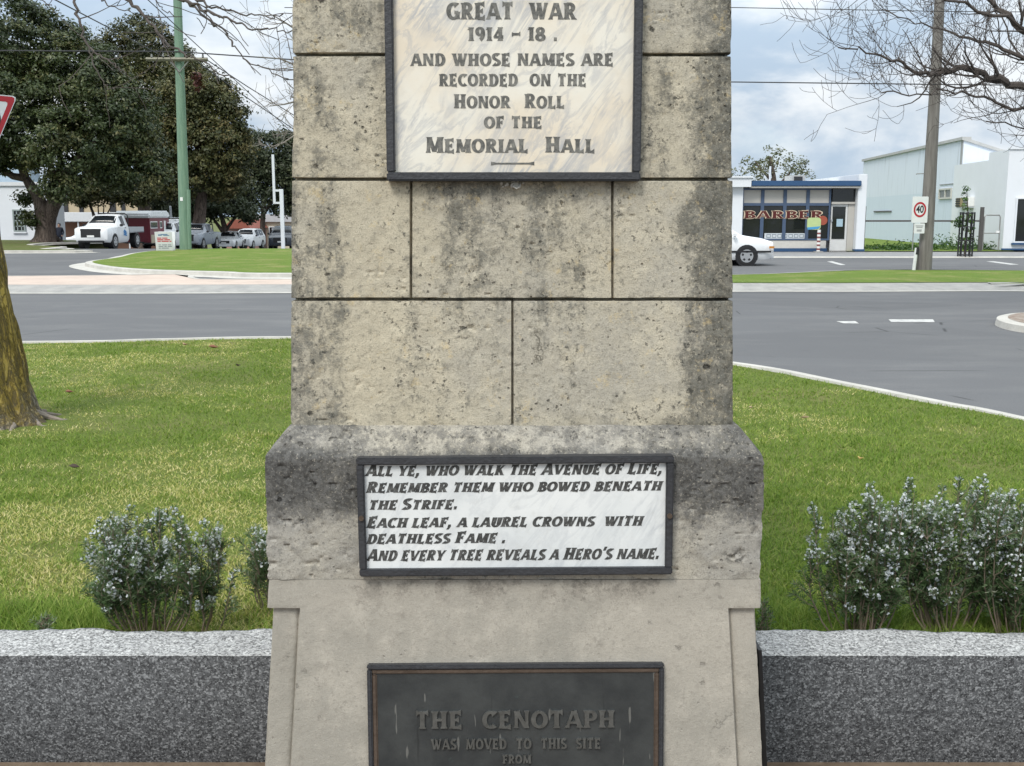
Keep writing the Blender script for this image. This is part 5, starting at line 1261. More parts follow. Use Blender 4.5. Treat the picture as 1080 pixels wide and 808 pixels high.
window(t, lx(-40), lx(-22), 0, lz(244.5), lz(221), 3, 4, GREENF, GLASSD, .07, .1)
# shop with a white awning and brick wall, behind the person
YB = 96; t = bld('brick_shop', 'low brick shop with a long white awning behind the person', 100, 250, YB); ox = t.location.x
MB().bx(lx(56), lx(168), 0, 10, -3, lz(234, YB)).build('wall', BRICK, t)
mb = MB().bx(lx(60), lx(170), -2.0, .3, lz(234, YB), lz(224, YB)); mb.build('awning', M('white_awning', (.60, .61, .62), .6), t, bevel=.05)
for q in (66, 92, 118, 144): MB().tube([(lx(q), -1.8, -3), (lx(q), -1.8, lz(234, YB))], .07, 8).build('awning_post', WALLW, t)
window(t, lx(98), lx(112), 0, lz(256, YB), lz(238, YB), 3, 1, WALLW, GLASSD)
YB = 112; t = bld('tan_building', 'tan rendered upper storey seen between the tree trunks at left', 105, 250, YB); ox = t.location.x
MB().bx(lx(74), lx(150), 0, 12, -3, lz(204, YB)).build('wall', TANW, t); MB().bx(lx(73), lx(151), -.3, .5, lz(204, YB), lz(201, YB)).build('parapet', CREAMW, t)
for a, b in ((62, 74), (86, 90), (118, 124), (130, 134)): MB().bx(lx(a), lx(b), -.12, .2, lz(224, YB), lz(208, YB)).build('window', DARKW, t)
YB = 126; t = bld('cream_house', 'cream rendered building low between the trees behind the white post', 285, 250, YB); ox = t.location.x
MB().bx(lx(258), lx(325), 0, 9, -4, lz(234, YB)).build('wall', CREAMW, t); MB().prism([(lx(256), lz(234, YB)), (lx(327), lz(234, YB)), (lx(318), lz(226, YB)), (lx(268), lz(226, YB))], 'y', -.4, 9.4).build('roof', M('pale_iron_roof', (.40, .40, .41), .5), t)
for a in (268, 284, 300): window(t, lx(a), lx(a + 7), 0, lz(247, YB), lz(239, YB), 2, 1, WALLW, GLASSD)
YB = 118; t = bld('tiled_house', 'house with a red tiled roof behind the white low sedan', 246, 250, YB); ox = t.location.x
MB().bx(lx(238), lx(264), 0, 9, -4, lz(241, YB)).build('wall', M('pink_brick', (.34, .2, .16), .85, 0, .15, 20), t); MB().prism([(lx(236), lz(241, YB)), (lx(266), lz(241, YB)), (lx(258), lz(231.5, YB)), (lx(246), lz(231.5, YB))], 'y', -.5, 9.5).build('roof', M('red_tile_roof', (.24, .075, .05), .8, 0, .2, 12), t)
window(t, lx(246), lx(254), 0, lz(252, YB), lz(244, YB), 2, 1, WALLW, GLASSD)

# barber shop
YB = 47.0; t = bld('barber_shop', 'small flat roofed barber shop with blue fascia and red window lettering', 850, 250, YB); ox = t.location.x; Z0 = .036
def X_(px): return lx(px, YB)
def Z_(py): return lz(py, YB)
MB().bx(X_(700), X_(903), .5, 11, Z0 - .2, Z_(193)).build('wall', WALLW, t)
MB().bx(X_(900), X_(909), -.35, 12, Z0, Z_(184)).build('side_pier', WALLW, t, bevel=.02)
MB().bx(X_(899.5), X_(909.6), -.37, .3, Z0, Z_(262.6)).build('pier_base', TRIMB, t)
mb = MB().bx(X_(766), X_(781), -.25, .6, Z0, Z_(197)); mb.build('left_pier', WALLW, t)
mb = MB().bx(X_(760), X_(787.5), -.55, .7, Z_(197.5), Z_(188)); mb.bx(X_(760), X_(788.5), -.62, .7, Z_(188), Z_(186.3)); mb.build('pier_cap', WALLW, t)
MB().bx(X_(788), X_(902), -.5, 2.5, Z_(196.5), Z_(191)).build('fascia', TRIMB, t, bevel=.02)
MB().bx(X_(788), X_(901.5), -.44, 1.5, Z_(198.6), Z_(196.5)).build('soffit_trim', PANELG, t)
MB().bx(X_(781), X_(871), -.06, .4, Z_(261.8), Z_(253.5)).build('stall_riser', M('cream_riser', (.55, .53, .49), .6), t)
MB().bx(X_(781), X_(872), -.09, .4, Z0, Z_(261.8)).build('base_band', TRIMB, t)
xs = [781, 802.5, 826, 850, 874]
for a, b in zip(xs[:-1], xs[1:]):
    f = frame_mb(0, X_(b) - X_(a), 0, Z_(198.6) - Z_(253.5), .075, 0, .1); f.v = [(X_(a) + p_, .02 - r_, Z_(253.5) + q_) for p_, q_, r_ in f.v]; f.f = [g[::-1] for g in f.f]; f.bx(X_(a) + .075, X_(b) - .075, -.075, .0, Z_(217) + .0, Z_(214.2)); fo = f.build('shop_window', FRAMEB, t)
    MB().bx(X_(a) + .03, X_(b) - .03, -.02, .02, Z_(253), Z_(216)).build('pane', GLASSD, fo)
    MB().bx(X_(a) + .03, X_(b) - .03, -.035, .02, Z_(215), Z_(199)).build('upper_panel', PANELG, fo)
MB().bx(X_(876), X_(899), -.02, .3, Z_(213), Z_(199.5)).build('transom_window', GLASSD, t); MB().bx(X_(875), X_(899.5), -.08, .3, Z_(215.2), Z_(213)).build('transom_bar', PANELG, t)
d = MB().bx(X_(875.5), X_(893), .02, .12, Z0 + .03, Z_(215.2)).build('door', M('white_door', (.58, .58, .57), .5), t, bevel=.01)
MB().bx(X_(877), X_(890.5), -.0, .03, Z_(252), Z_(218)).build('pane', GLASSD, d); MB().bx(X_(881.5), X_(888), -.012, .01, Z_(239), Z_(231)).build('notice', M('pale_notice', (.33, .45, .52), .6), d); MB().bx(X_(875.8), X_(877), -.03, .03, Z_(234), Z_(231.5)).build('handle', ALU, d)
MB().bx(X_(893.2), X_(899.8), .0, .3, Z0, Z_(215.2)).build('door_side_panel', PANELG, t)
MB().bx(X_(874.5), X_(900), -.12, .1, Z0 - .0, Z0 + .03).build('door_step', CONCG, t)
# posters strip inside the window
mb = MB().bx(X_(806), X_(849), -.045, -.03, Z_(252.4), Z_(246)); st_ = mb.build('poster_strip', M('white_poster', (.55, .58, .6), .6), t)
mb = MB()
for k in range(7):
    a = 808 + k * 5.8; f = frame_mb(0, X_(a + 4.6) - X_(a), 0, .16, .03, 0, .006); f.v = [(X_(a) + p_, -.0455 - r_, Z_(250.7) + q_) for p_, q_, r_ in f.v]; f.f = [g[::-1] for g in f.f]; mb.add(f.v, f.f)
mb.build('poster_print', M('grey_print', (.2, .24, .28), .6), st_)
def put_text(txt, xa, xb, z0, z1, y, m, grow, parent, thick, name='lettering'):
    tm = text_mesh([(c, 1) for c in txt], xa, xb, z0, z1 - z0, 0, 0, thick, grow); tm.v = [(a, y - c, b) for a, b, c in tm.v]; tm.f = [g[::-1] for g in tm.f]; return tm.build(name, m, parent)
put_text('BARBER', X_(782.5), X_(867), Z_(230.5), Z_(222.3), -.085, M('cream_outline', (.55, .44, .32), .6), 1.55, t, .004)
put_text('BARBER', X_(783), X_(866.5), Z_(230.2), Z_(222.6), -.095, M('red_letter', (.085, .012, .010), .5), .95, t, .004)
MB().bx(X_(848), X_(863), 2.5, 3.8, Z_(193), Z_(182.5)).build('roof_unit', M('roof_unit_case', (.42, .42, .41), .6), t); MB().bx(X_(850.5), X_(859.5), 2.44, 2.5, Z_(191), Z_(184)).build('roof_unit_grille', DARKW, t)
MB().tube([(X_(822.3), 2.2, Z_(193)), (X_(822.3), 2.2, Z_(173))], .045, 8).build('vent_pipe', WALLW, t)
mb = MB().prism([(X_(880), Z_(193)), (X_(903), Z_(186)), (X_(903), Z_(193))], 'y', 4, 10); mb.build('rear_roof', M('weathered_iron', (.36, .36, .35), .7, 0, .25, 6), t)
# pump-like painted sign in front of the window
p = D(861, 264, 45.9); t = thing('pavement_sign', 'rounded pale green and blue sign on a red striped post before the barber window', 'sign', (p.x, p.y, .036))
k_ = 45.9 / FPX
def rrect(x0, x1, z0, z1, r, n=5):
    out = []
    for cx, cz, a0 in ((x1 - r, z1 - r, 0), (x0 + r, z1 - r, 90), (x0 + r, z0 + r, 180), (x1 - r, z0 + r, 270)): out += [(cx + r * math.cos(R(a0 + 90 * i / n)), cz + r * math.sin(R(a0 + 90 * i / n))) for i in range(n + 1)]
    return out
MB().prism(rrect(-.46, .13, .98, 1.50, .13), 'y', -.05, .0).build('board', M('pale_green_board', (.42, .52, .24), .5), t)
MB().prism([(-.46, 1.08), (-.43, .98), (.02, 1.02), (.12, 1.13)], 'y', -.06, -.051).build('blue_band', M('sky_blue', (.06, .27, .5), .5), t)
MB().tube([(.22, .03, 1.38), (.22, -.01, 1.38)], .2, 22).build('disc', M('orange_red_disc', (.30, .07, .04), .5), t)
mb = MB().tube([(.08, 0, 0), (.08, 0, .98)], .075, 12); pp = mb.build('post', PLATEM, t)
mb = MB()
for q in range(5): mb.tube([(.08, 0, .1 + q * .17), (.08, 0, .18 + q * .17)], .078, 12)
mb.build('red_stripe', M('red_stripe', (.22, .075, .07), .5), pp)
MB().bx(-.1, .26, -.14, .14, 0, .05).build('foot', CONCG, t)

# white gabled hall beside the vacant lot and the shop at the right edge
YB = 54.6; t = bld('white_hall', 'tall white gabled hall with streaked cladding behind the vacant lot', 950, 250, YB); ox = t.location.x
def hall():
    tt = NT('streaked_cladding'); x, y, z = tt.xyz()
    c = tt.mix(tt.noise(.7, 4), (.60, .65, .725), (.65, .695, .76)); s_ = tt.noise(3, 5, .6, tt.coord((1.5, 1.5, .10)))
    c = tt.mix(tt.step(s_, .54, .76, 0, .5), c, (.24, .25, .26)); c = tt.mix(tt.mul(tt.step(tt.addm(z, tt.mul(tt.noise(3, 3), .04)), 2.9, 2.93, .6, 0), tt.step(x, .02, .05, 1, 0)), c, (.52, .60, .68))
    wv = tt.mul(tt.math('SINE', tt.mul(y, 20.0)), tt.step(x, .02, .05, 1, 0)); return tt.done(c, .65, tt.bump(wv, .12, .02), None, .3)
HALL = hall(); t.location = (23.1, 54.6, 0); t.rotation_euler = (0, 0, -math.atan(.0935)); HT = 5.47
def sy(px): return 18.0 / ((px - 540) / FPX - .0935) * 1.0 - 54.6
def sz(py, px): return EYE + (228 - py) * (sy(px) + 54.6) / FPX
MB().prism([(0, 0), (0, HT), (9, HT - 2.9), (9, 0)], 'y', 0, 21.5).build('wall', HALL, t)
mb = MB().bx(-.12, .35, -.05, 21.6, HT - .02, HT + .13); mb.prism([(-.12, HT - .02), (9.1, HT - 3.0), (9.1, HT - 2.84), (-.12, HT + .14)], 'y', -.1, -.005); mb.build('roof_edge', M('grey_barge', (.40, .40, .39), .7, 0, .25, 3), t)
def side_window(y0, y1, z0, z1):
    fm, gm = M('cream_frame', (.5, .49, .45), .6), M('dusty_glass', (.15, .16, .155), .3)
    mb = MB().bx(-.08, .02, y0, y0 + .1, z0, z1).bx(-.08, .02, y1 - .1, y1, z0, z1).bx(-.082, .02, y0 + .1, y1 - .1, z0, z0 + .09).bx(-.082, .02, y0 + .1, y1 - .1, z1 - .09, z1).bx(-.07, .02, (y0 + y1) / 2 - .07, (y0 + y1) / 2 + .07, z0 + .09, z1 - .09)
    f = mb.build('window', fm, t); MB().bx(-.03, -.01, y0 + .06, y1 - .06, z0 + .05, z1 - .05).build('pane', gm, f)
side_window(sy(997), sy(984), sz(210.5, 990), sz(199.5, 990))
MB().tube([(-.1, .35, .1), (-.1, .35, 3.7)], .06, 8).build('downpipe', WALLW, t)
MB().bx(-.035, .0, .0, .30, 3.7, HT - .05).build('corner_strip', M('grey_strip', (.3, .31, .31), .7, 0, .3, 3), t)
MB().bx(-.04, 0, sy(1003), sy(984), sz(195.6, 992), sz(194.8, 992)).build('ledge', M('grey_strip', (.3, .31, .31)), t)
MB().bx(-.06, 0, sy(935), sy(917), 1.86, 1.95).build('rail_bracket', M('dark_steel', (.10, .10, .10), .6, .2, .2, 8), t)
YB = 47.0; t = bld('corner_shop', 'white rendered shop with blue base and dark window at the right edge', 1058, 250, YB); ox = t.location.x; t.rotation_euler = (0, 0, -math.atan(.0935))
x0 = X_(1058)
mb = MB().bx(x0, X_(1190), 0, 2.5, .1, Z_(157.5)); mb.bx(x0, X_(1190), 2.5, 7.4, .1, Z_(166)); mb.build('wall', WALLW, t)
MB().bx(x0 - .03, X_(1190), -.06, .12, Z_(157.5), Z_(156)).build('parapet_cap', WALLW, t)
MB().bx(x0 - .012, X_(1190), -.03, .1, .1, Z_(262)).build('base_band', TRIMB, t)
f = window(t, X_(1068), X_(1112), 0, Z_(256), Z_(208.5), 2, 1, WALLW, GLASSD, .06, .06)
MB().bx(X_(1066.5), X_(1113), -.14, 0, Z_(258), Z_(256.2)).build('sill', TRIMB, t)
def ac(px, py, Yc, label, w_, h_, m2):
    p = D(px, py, Yc); t = thing('air_conditioner', label, 'air conditioner', (22.12 + .0935 * (p.y - 47), p.y, p.z), R(-95.3), 'air conditioners on the white side wall')
    MB().bx(-w_ / 2, w_ / 2, -.5, .0, -h_ / 2, h_ / 2).build('case', m2, t, bevel=.02); g = MB()
    for a in range(4): zz = -h_ / 2 + h_ * (a + .5) / 4; g.bx(-w_ * .42, w_ * .42, -.53, -.5, zz - h_ * .07, zz + h_ * .07)
    g.build('grille', DARKW, t); MB().bx(-w_ / 2, w_ / 2, -.45, .2, -h_ / 2 - .06, -h_ / 2).build('bracket', ALU, t)
ac(1014.5, 213.5, 52.5, 'rusty tan air conditioner, left one on the white side wall', .70, .44, M('rusty_case', (.26, .22, .13), .7, 0, .3, 12)); ac(1022.5, 213, 51.4, 'white air conditioner with dark grille, right one on the white side wall', .70, .46, PLATEM)
# pipe frame fence and gate across the vacant lot
STEEL = M('rusty_steel_post', (.085, .08, .075), .7, .2, .3, 10); GALV = M('galvanised_pipe', (.26, .26, .25), .5, .4, .2, 12)
YF = 46.9; p = D(970, 250, YF); t = thing('pipe_fence', 'brown steel posts and single rail across the vacant lot', 'fence', (p.x, YF, .05)); ox = p.x
def lF(px): return D(px, 250, YF).x - ox
def zF(py): return D(540, py, YF).z - .05
for a, top in ((910, 217.5), (1034, 218.5)): MB().bx(lF(a) - .07, lF(a) + .07, -.06, .06, -.1, zF(top)).build('post', STEEL, t)
MB().bx(lF(910) + .07, lF(1034) - .07, -.03, .03, zF(234), zF(232.2)).build('rail', STEEL, t)
MB().tube([(lF(963), 0, 0), (lF(963), 0, zF(234))], .025, 8).build('stay', GALV, t)
t = thing('pipe_gate', 'bent pipe gate frame between the fence post and the corner shop', 'gate', (D(1045, 250, YF).x, YF, .05)); ox = t.location.x
mb = MB().tube([(lF(1054), 0, .05), (lF(1053.5), 0, zF(229)), (lF(1052.5), 0, zF(227)), (lF(1039), 0, zF(227)), (lF(1037), 0, zF(228.5)), (lF(1037), 0, .05)], .03, 8); mb.build('frame', GALV, t)
MB().tube([(lF(1037), 0, zF(246)), (lF(1054), 0, zF(246))], .022, 8).build('mid_rail', GALV, t); MB().box((lF(1051.5), -.03, zF(244.6)), (.14, .05, .1)).build('latch', PLATEM, t)
# weeds along the lot
def weeds(label, pxs, n, h, seed):
    rg = np.random.default_rng(seed); X = []; Hh = []
    for a, b, k, hh in pxs:
        xa, xb = D(a, 258, 50).x, D(b, 258, 50).x; X += list(rg.uniform(xa, xb, k)); Hh += list(hh * rg.uniform(.4, 1.2, k))
    X = np.array(X); Hh = np.array(Hh); n = len(X); Yv = rg.uniform(47.6, 51.5, n)
    C = np.stack([X + rg.normal(0, .08, n), Yv, .07 + Hh * rg.random(n)], -1); N = unit(rg.normal(size=(n, 3)))
    V, F = quads_cloud(C, N, rg.uniform(.10, .2, n), rg.uniform(.04, .08, n)); o = np_mesh('weeds', V, F, FRESH, None, False, {'tone': np.repeat(rg.random(n) * .8, 4)})
    return tag(o, kind='stuff')
weeds('', [(911, 960, 700, .16), (915, 1034, 800, .2), (976, 988, 190, .6), (996, 1010, 240, .65), (1022, 1034, 240, .5), (952, 970, 130, .4), (1036, 1050, 160, .2), (930, 940, 70, .35)], 0, 0, 3)
# caged street tree
p = G(1017.5, 270.5, .036); t = thing('street_tree', 'young tree inside a black steel guard on the footpath', 'tree', (p.x, p.y, .036)); ks = p.y / FPX
MB().tube([(0, 0, 0), (.03, 0, 1.0), (0, 0, 1.8), (-.1, 0, 2.6)], [.035, .03, .022, .01], 7).build('trunk', BARKG, t)
crown(t, [((-.02, 0, 1.5), (.22, .22, .4)), ((-.3, 0, 1.3), (.16, .16, .25)), ((.08, 0, 1.0), (.2, .2, .5)), ((-.12, 0, 2.3), (.12, .12, .4)), ((.02, 0, .6), (.15, .15, .4))], 44, 18, .10, FRESH, .14, (.45, .25))
g = thing('tree_guard', 'black steel cage around the young footpath tree', 'tree guard', (p.x, p.y, .036))
for k in range(10):
    a = 2 * PI * k / 10; MB().bx(-.018, .018, -.018, .018, 0, 1.72).build('bar', BLACKP, g).location = (.27 * math.cos(a), .27 * math.sin(a), 0)
for zz in (.06, .62, 1.15, 1.68):
    ringp = [(.27 * math.cos(2 * PI * k / 20), .27 * math.sin(2 * PI * k / 20), zz) for k in range(21)]; MB().tube(ringp, .022, 6, caps=False).build('hoop', BLACKP, g)

# ------------------------------------------------------------------ poles, signs, wires
def pole_mat(name, a, b):
    t = NT(name); c = t.mix(t.step(t.noise(4, 6, .65, t.coord((3, 3, .25))), .3, .7), a, b); c = t.mix(t.step(t.noise(9, 5, .7, t.coord((4, 4, .3))), .56, .7, 0, .5), c, tuple(q * .5 for q in a))
    return t.done(c, .8, t.bump(t.noise(10, 5, .7, t.coord((4, 4, .3))), .4, .02), None, .25)
GREENP = pole_mat('green_pole_paint', (.13, .215, .155), (.19, .28, .20)); TIMBER = pole_mat('grey_timber', (.125, .115, .105), (.205, .19, .175)); ARM = pole_mat('timber_arm', (.16, .15, .11), (.23, .22, .17))
YP = 47.0; b0 = D(195, 263.5, YP); b0.z = .12; t = thing('power_pole', 'tall pale green power pole with a timber crossarm at left', 'power pole', b0)
def rel(q, t): return (q.x - t.location.x, q.y - t.location.y, q.z - t.location.z)
P = [rel(D(195.5, 265, YP), t), rel(D(193, 180, YP), t), rel(D(190.5, 100, YP), t), rel(D(187.5, 10, YP), t), rel(D(186, -40, YP), t)]
MB().tube(P, [.245, .225, .20, .18, .17], 14).build('shaft', GREENP, t, True)
MB().tube([rel(D(200, 263, YP - .1), t), rel(D(198.6, 200, YP - .1), t)], .09, 8).build('conduit', GREENP, t)
za = D(187, 62, YP); mb = MB(); 
a0, a1 = D(154, 62.6, YP - .28), D(219, 62.8, YP - .28); mb.tube([rel(a0, t), rel(a1, t)], .085, 4); mb.build('crossarm', ARM, t)
mb = MB()
for a in (160, 172, 202, 214): q = rel(D(a, 60.5, YP - .28), t); mb.tube([q, (q[0], q[1], q[2] + .14)], [.05, .035], 8)
mb.build('insulator', M('insulator_grey', (.2, .2, .19), .4), t)
mb = MB()
for a in (178, 200): mb.tube([rel(D(a, 63, YP - .26), t), rel(D(189.5, 76, YP - .2), t)], .03, 6)
mb.build('brace', GALV, t)
MB().box(rel(D(191.5, 210, YP - .22), t), (.12, .04, .16)).build('tag_plate', PLATEM, t)
# timber pole at right
YR = 29.0; b0 = D(975, 286, YR); b0.z = .12; t = thing('timber_pole', 'leaning grey timber power pole standing on the right grass strip', 'power pole', b0)
P = [rel(D(974.8, 288, YR), t), rel(D(979, 220, YR), t), rel(D(983.5, 140, YR), t), rel(D(988, 60, YR), t), rel(D(993, -40, YR), t), rel(D(997, -110, YR), t)]
MB().tube(P, [.19, .175, .155, .14, .125, .115], 14).build('shaft', TIMBER, t, True)
MB().tube([rel(D(979, 183, YR), t), rel(D(966.5, 183.4, YR), t), rel(D(966.5, 184.4, YR), t)], .014, 6).build('bracket', GALV, t)
def bfont(txt, size, m, parent, loc, rot=(R(90), 0, 0), name='lettering', sx=1.0, ext=.002, off=0.0):
    cu = bpy.data.curves.new(name, 'FONT'); cu.body = txt; cu.size = size; cu.align_x = 'CENTER'; cu.align_y = 'CENTER'; cu.extrude = ext; cu.offset = off
    tmp = bpy.data.objects.new(name, cu); COL.objects.link(tmp); me = bpy.data.meshes.new_from_object(tmp.evaluated_get(bpy.context.evaluated_depsgraph_get())); bpy.data.objects.remove(tmp)
    me.materials.clear(); o = link_mesh(name, me, m, parent); o.location = loc; o.rotation_euler = rot; o.scale = (sx, 1, 1); return o
SIGNW = M('sign_white', (.62, .63, .63), .45); SIGNR = M('sign_red', (.36, .02, .028), .45); SIGNK = M('sign_black', (.02, .02, .022), .5)
c0 = D(970.2, 221.5, YR - .24); ks = YR / FPX
t = thing('speed_sign', 'white speed sign with red ring reading 40 on the timber pole', 'sign', c0, R(-6))
MB().prism(rrect(-.21, .21, -.345, .36, .03), 'y', -.004, .004).build('plate', SIGNW, t)
ro, ri = .165, .122; mb = MB(); n = 40
for k in range(n):
    for r_, y_ in ((ro, -.0045), (ro, -.0075), (ri, -.0075), (ri, -.0045)): a = 2 * PI * k / n; mb.v.append((r_ * math.cos(a), y_, .01 + r_ * 1.25 * math.sin(a)))
for k in range(n):
    for j in range(4): a = k * 4; b = ((k + 1) % n) * 4; mb.f.append((a + j, b + j, b + (j + 1) % 4, a + (j + 1) % 4))
mb.build('ring', SIGNR, t)
bfont('40', .27, SIGNK, t, (0, -.006, .01), sx=.74, off=.006)
t2 = thing('sign_plate', 'small white supplementary plate under the 40 speed sign', 'sign', D(969.6, 240.6, YR - .26), R(-6))
MB().prism(rrect(-.14, .14, -.145, .125, .02), 'y', -.004, .004).build('plate', SIGNW, t2)
mb = MB()
for zz, wd in ((.06, .2), (.02, .16), (-.05, .13), (-.08, .13)): mb.bx(-wd / 2, wd / 2, -.0065, -.0045, zz - .012, zz + .012)
mb.build('print', M('faded_print', (.3, .3, .31), .6), t2)
q = D(963.3, 287, YR - .15); t = thing('marker_post', 'short white marker post leaning on the timber pole foot', 'post', (q.x, q.y, .12))
MB().tube([(0, 0, -.1), (.05, 0, .62)], .048, 8).build('shaft', SIGNW, t); MB().tube([(.055, -.004, .44), (.07, -.004, .64)], .052, 8).build('dark_cap', SIGNK, t); MB().tube([(.09, .02, 0), (.10, .02, .6)], .04, 6).build('dark_stay', STEEL, t)
# white a-frame sign
p = D(175, 266.5, 45.6); t = thing('sandwich_board', 'white sandwich board with blue and red print on the grass island', 'sign', (p.x, p.y, .127), R(4))
kk = 45.6 / FPX
for s, nm in ((-1, 'front_board'), (1, 'rear_board')):
    o = MB().bx(-.36, .36, -.015, .015, 0, .82).build(nm, SIGNW, t, bevel=.008); o.location = (0, s * .16, 0); o.rotation_euler = (R(10.5) * -s, 0, 0)
    if s < 0:
        o2 = MB(); 
        for (a, b, z0, z1) in ((-.22, -.06, .66, .71), (-.1, .18, .69, .725), (.0, .25, .655, .68)): o2.bx(a, b, -.0185, -.0155, z0, z1)
        o2.build('blue_print', M('print_blue', (.06, .16, .30), .6), o)
        o2 = MB()
        for zz, ws in ((.53, (.18, .22)), (.46, (.26, .24)), (.39, (.14, .3, .08))):
            x = -.27
            for w_ in ws: o2.bx(x, x + w_, -.0185, -.0155, zz, zz + .045); x += w_ + .035
        o2.build('red_print', M('print_red', (.50, .06, .07), .6), o)
        o2 = MB()
        for zz, ws in ((.24, (.1, .22, .14)), (.17, (.2, .1, .18)), (.10, (.08, .3))):
            x = -.24
            for w_ in ws: o2.bx(x, x + w_, -.0185, -.0155, zz, zz + .03); x += w_ + .04
        o2.build('dark_print', M('print_slate', (.18, .2, .24), .6), o)
# tall white two-part post
YW = 52; b0 = D(298.8, 263, YW); b0.z = .0; t = thing('banner_post', 'tall white post with an offset upper bar at the cenotaph left edge', 'post', b0)
MB().bx(-.085, .085, -.07, .07, 0, D(298, 199.5, YW).z).build('post', WALLW, t); xo = (291.3 - 298.8) * YW / FPX
MB().bx(xo - .055, xo + .055, -.05, .05, D(298, 215, YW).z, D(298, 163, YW).z).build('upper_bar', WALLW, t)
for py in (201, 214): zz = D(298, py, YW).z; MB().bx(xo, 0, -.04, .04, zz - .05, zz + .05).build('bracket', WALLW, t)
# red bordered triangular sign, seen nearly edge on
YS = 17.0; q = D(-11, 127, YS); t = thing('roundabout_sign', 'red bordered white triangle sign with black arrows at left picture edge', 'sign', (q.x, q.y, 0), R(0))
ks = YS / FPX; q0 = D(0, 128, YS); zt, zbm = D(0, 99, YS).z, D(0, 168, YS).z; hw_ = .5; hgt = zt - zbm
ph = thing('x', 'x', 'x') if False else None
tri = [(-hw_, 0), (0, -hgt), (hw_, 0)]
def rtri(s):  # rounded inverted triangle scaled about its centre
    c = (0, -hgt / 3); out = []
    for i in range(3):
        p0, p1, p2 = tri[i - 1], tri[i], tri[(i + 1) % 3]
        for f in (.09, .04, .0):
            pass
        a = [p1[k] + (p0[k] - p1[k]) * .07 for k in (0, 1)]; b = [p1[k] + (p2[k] - p1[k]) * .07 for k in (0, 1)]; m_ = [(a[k] + b[k]) / 2 * .55 + p1[k] * .45 for k in (0, 1)]
        out += [tuple(a), tuple(m_), tuple(b)]
    return [(c[0] + (x - c[0]) * s, zt + c[1] + (y - c[1]) * s) for x, y in out]
ang = R(52)
pl = MB().prism(rtri(1.0), 'y', -.004, .004).build('plate', SIGNW, t); pl.rotation_euler = (0, 0, ang); pl.location = (0, -.05, 0)
mb = MB(); o_, i_ = rtri(.955), rtri(.70); n = len(o_); mb.v = [(x, -.0065, z) for x, z in o_] + [(x, -.0065, z) for x, z in i_]; mb.f = [(k, (k + 1) % n, n + (k + 1) % n, n + k) for k in range(n)]; mb.build('border', SIGNR, pl)
mb = MB()
for k in range(3):
    a0 = 90 + k * 120; pts = [(.17 * math.cos(R(a0 + q * 9)), .17 * math.sin(R(a0 + q * 9))) for q in range(9)]; cz = zt - hgt * .36
    for u, v in zip(pts[:-1], pts[1:]): mb.add([(u[0] * .8, -.0068, cz + u[1] * .8), (v[0] * .8, -.0068, cz + v[1] * .8), (v[0] * 1.2, -.0068, cz + v[1] * 1.2), (u[0] * 1.2, -.0068, cz + u[1] * 1.2)], [(0, 1, 2, 3)])
    e = pts[-1]; tg = (-math.sin(R(a0 + 72)), math.cos(R(a0 + 72))); rr_ = (math.cos(R(a0 + 72)), math.sin(R(a0 + 72)))
    mb.add([(e[0] + rr_[0] * .06, -.0069, cz + e[1] + rr_[1] * .06), (e[0] - rr_[0] * .06, -.0069, cz + e[1] - rr_[1] * .06), (e[0] + tg[0] * .09, -.0069, cz + e[1] + tg[1] * .09)], [(0, 1, 2)])
mb.build('arrows', SIGNK, pl)
MB().tube([(0, 0, -.05), (0, 0, zt + .05)], .035, 10).build('post', GALV, t)
# wires
WIRE = M('cable_black', (.03, .03, .033), .6)
def wire(label, pts, r=.014, sag=0.0):
    P = []
    for i in range(len(pts) - 1):
        for k in range(10): f = k / 10; q = pts[i].lerp(pts[i + 1], f); q.z -= sag * 4 * f * (1 - f); P.append(q)
    P.append(pts[-1]); o = MB().tube(P, r, 5).build('power_line', WIRE, None, True); return tag(o, label, 'power line', 'overhead power lines')
wire('upper of two power lines crossing the sky right of the cenotaph', [D(300, 8, 30), D(775, 8, 29.3), D(990, 12, 28.8), D(1300, 14, 28)], .011)
wire('lower of two power lines crossing the sky right of the cenotaph', [D(300, 84, 30), D(775, 86.5, 29.3), D(985, 89, 28.8), D(1300, 92, 28)], .016)
MB_ = None
wire('power line running level across the left trees to the green pole', [D(-60, 53, 48), D(188, 54.5, 46.8), D(310, 63, 46), D(470, 70, 45)], .028)
wire('thin power line sloping from the top left corner to the crossarm', [D(20, -20, 30), D(120, 32, 40), D(172, 60, 46.7)], .022)
wire('lowest sloping power line right of the green pole', [D(202, 60.5, 46.7), D(250, 96, 52), D(330, 150, 62)], .024)
wire('upper sloping power line right of the green pole', [D(214, 60.5, 46.7), D(262, 92, 52), D(330, 134, 62)], .024)
wire('steep power line passing the top of the green pole', [D(140, -15, 36), D(205, 45, 44), D(330, 160, 62)], .018)
# dead leaf bunch caught on a twig near the pole
p = D(209, 86, 6.3); C = rng.normal(size=(60, 3)) * np.array([.012, .012, .026]); V, F = quads_cloud(C, unit(rng.normal(size=(60, 3))), rng.uniform(.02, .05, 60), rng.uniform(.012, .03, 60))
o = np_mesh('dead_leaves', V, F, M('dead_red_leaf', (.07, .022, .016), .7, 0, .4, 60)); o.location = p; tag(o, 'small bunch of dead reddish leaves hanging from a twig by the green pole', 'leaves')
MB().tube([D(209, 82, 6.3), D(205, 70, 6.2), D(200, 63, 6.15)], .003, 4).build('twig', BARKT, o).matrix_parent_inverse = Matrix.Translation(-Vector(p))

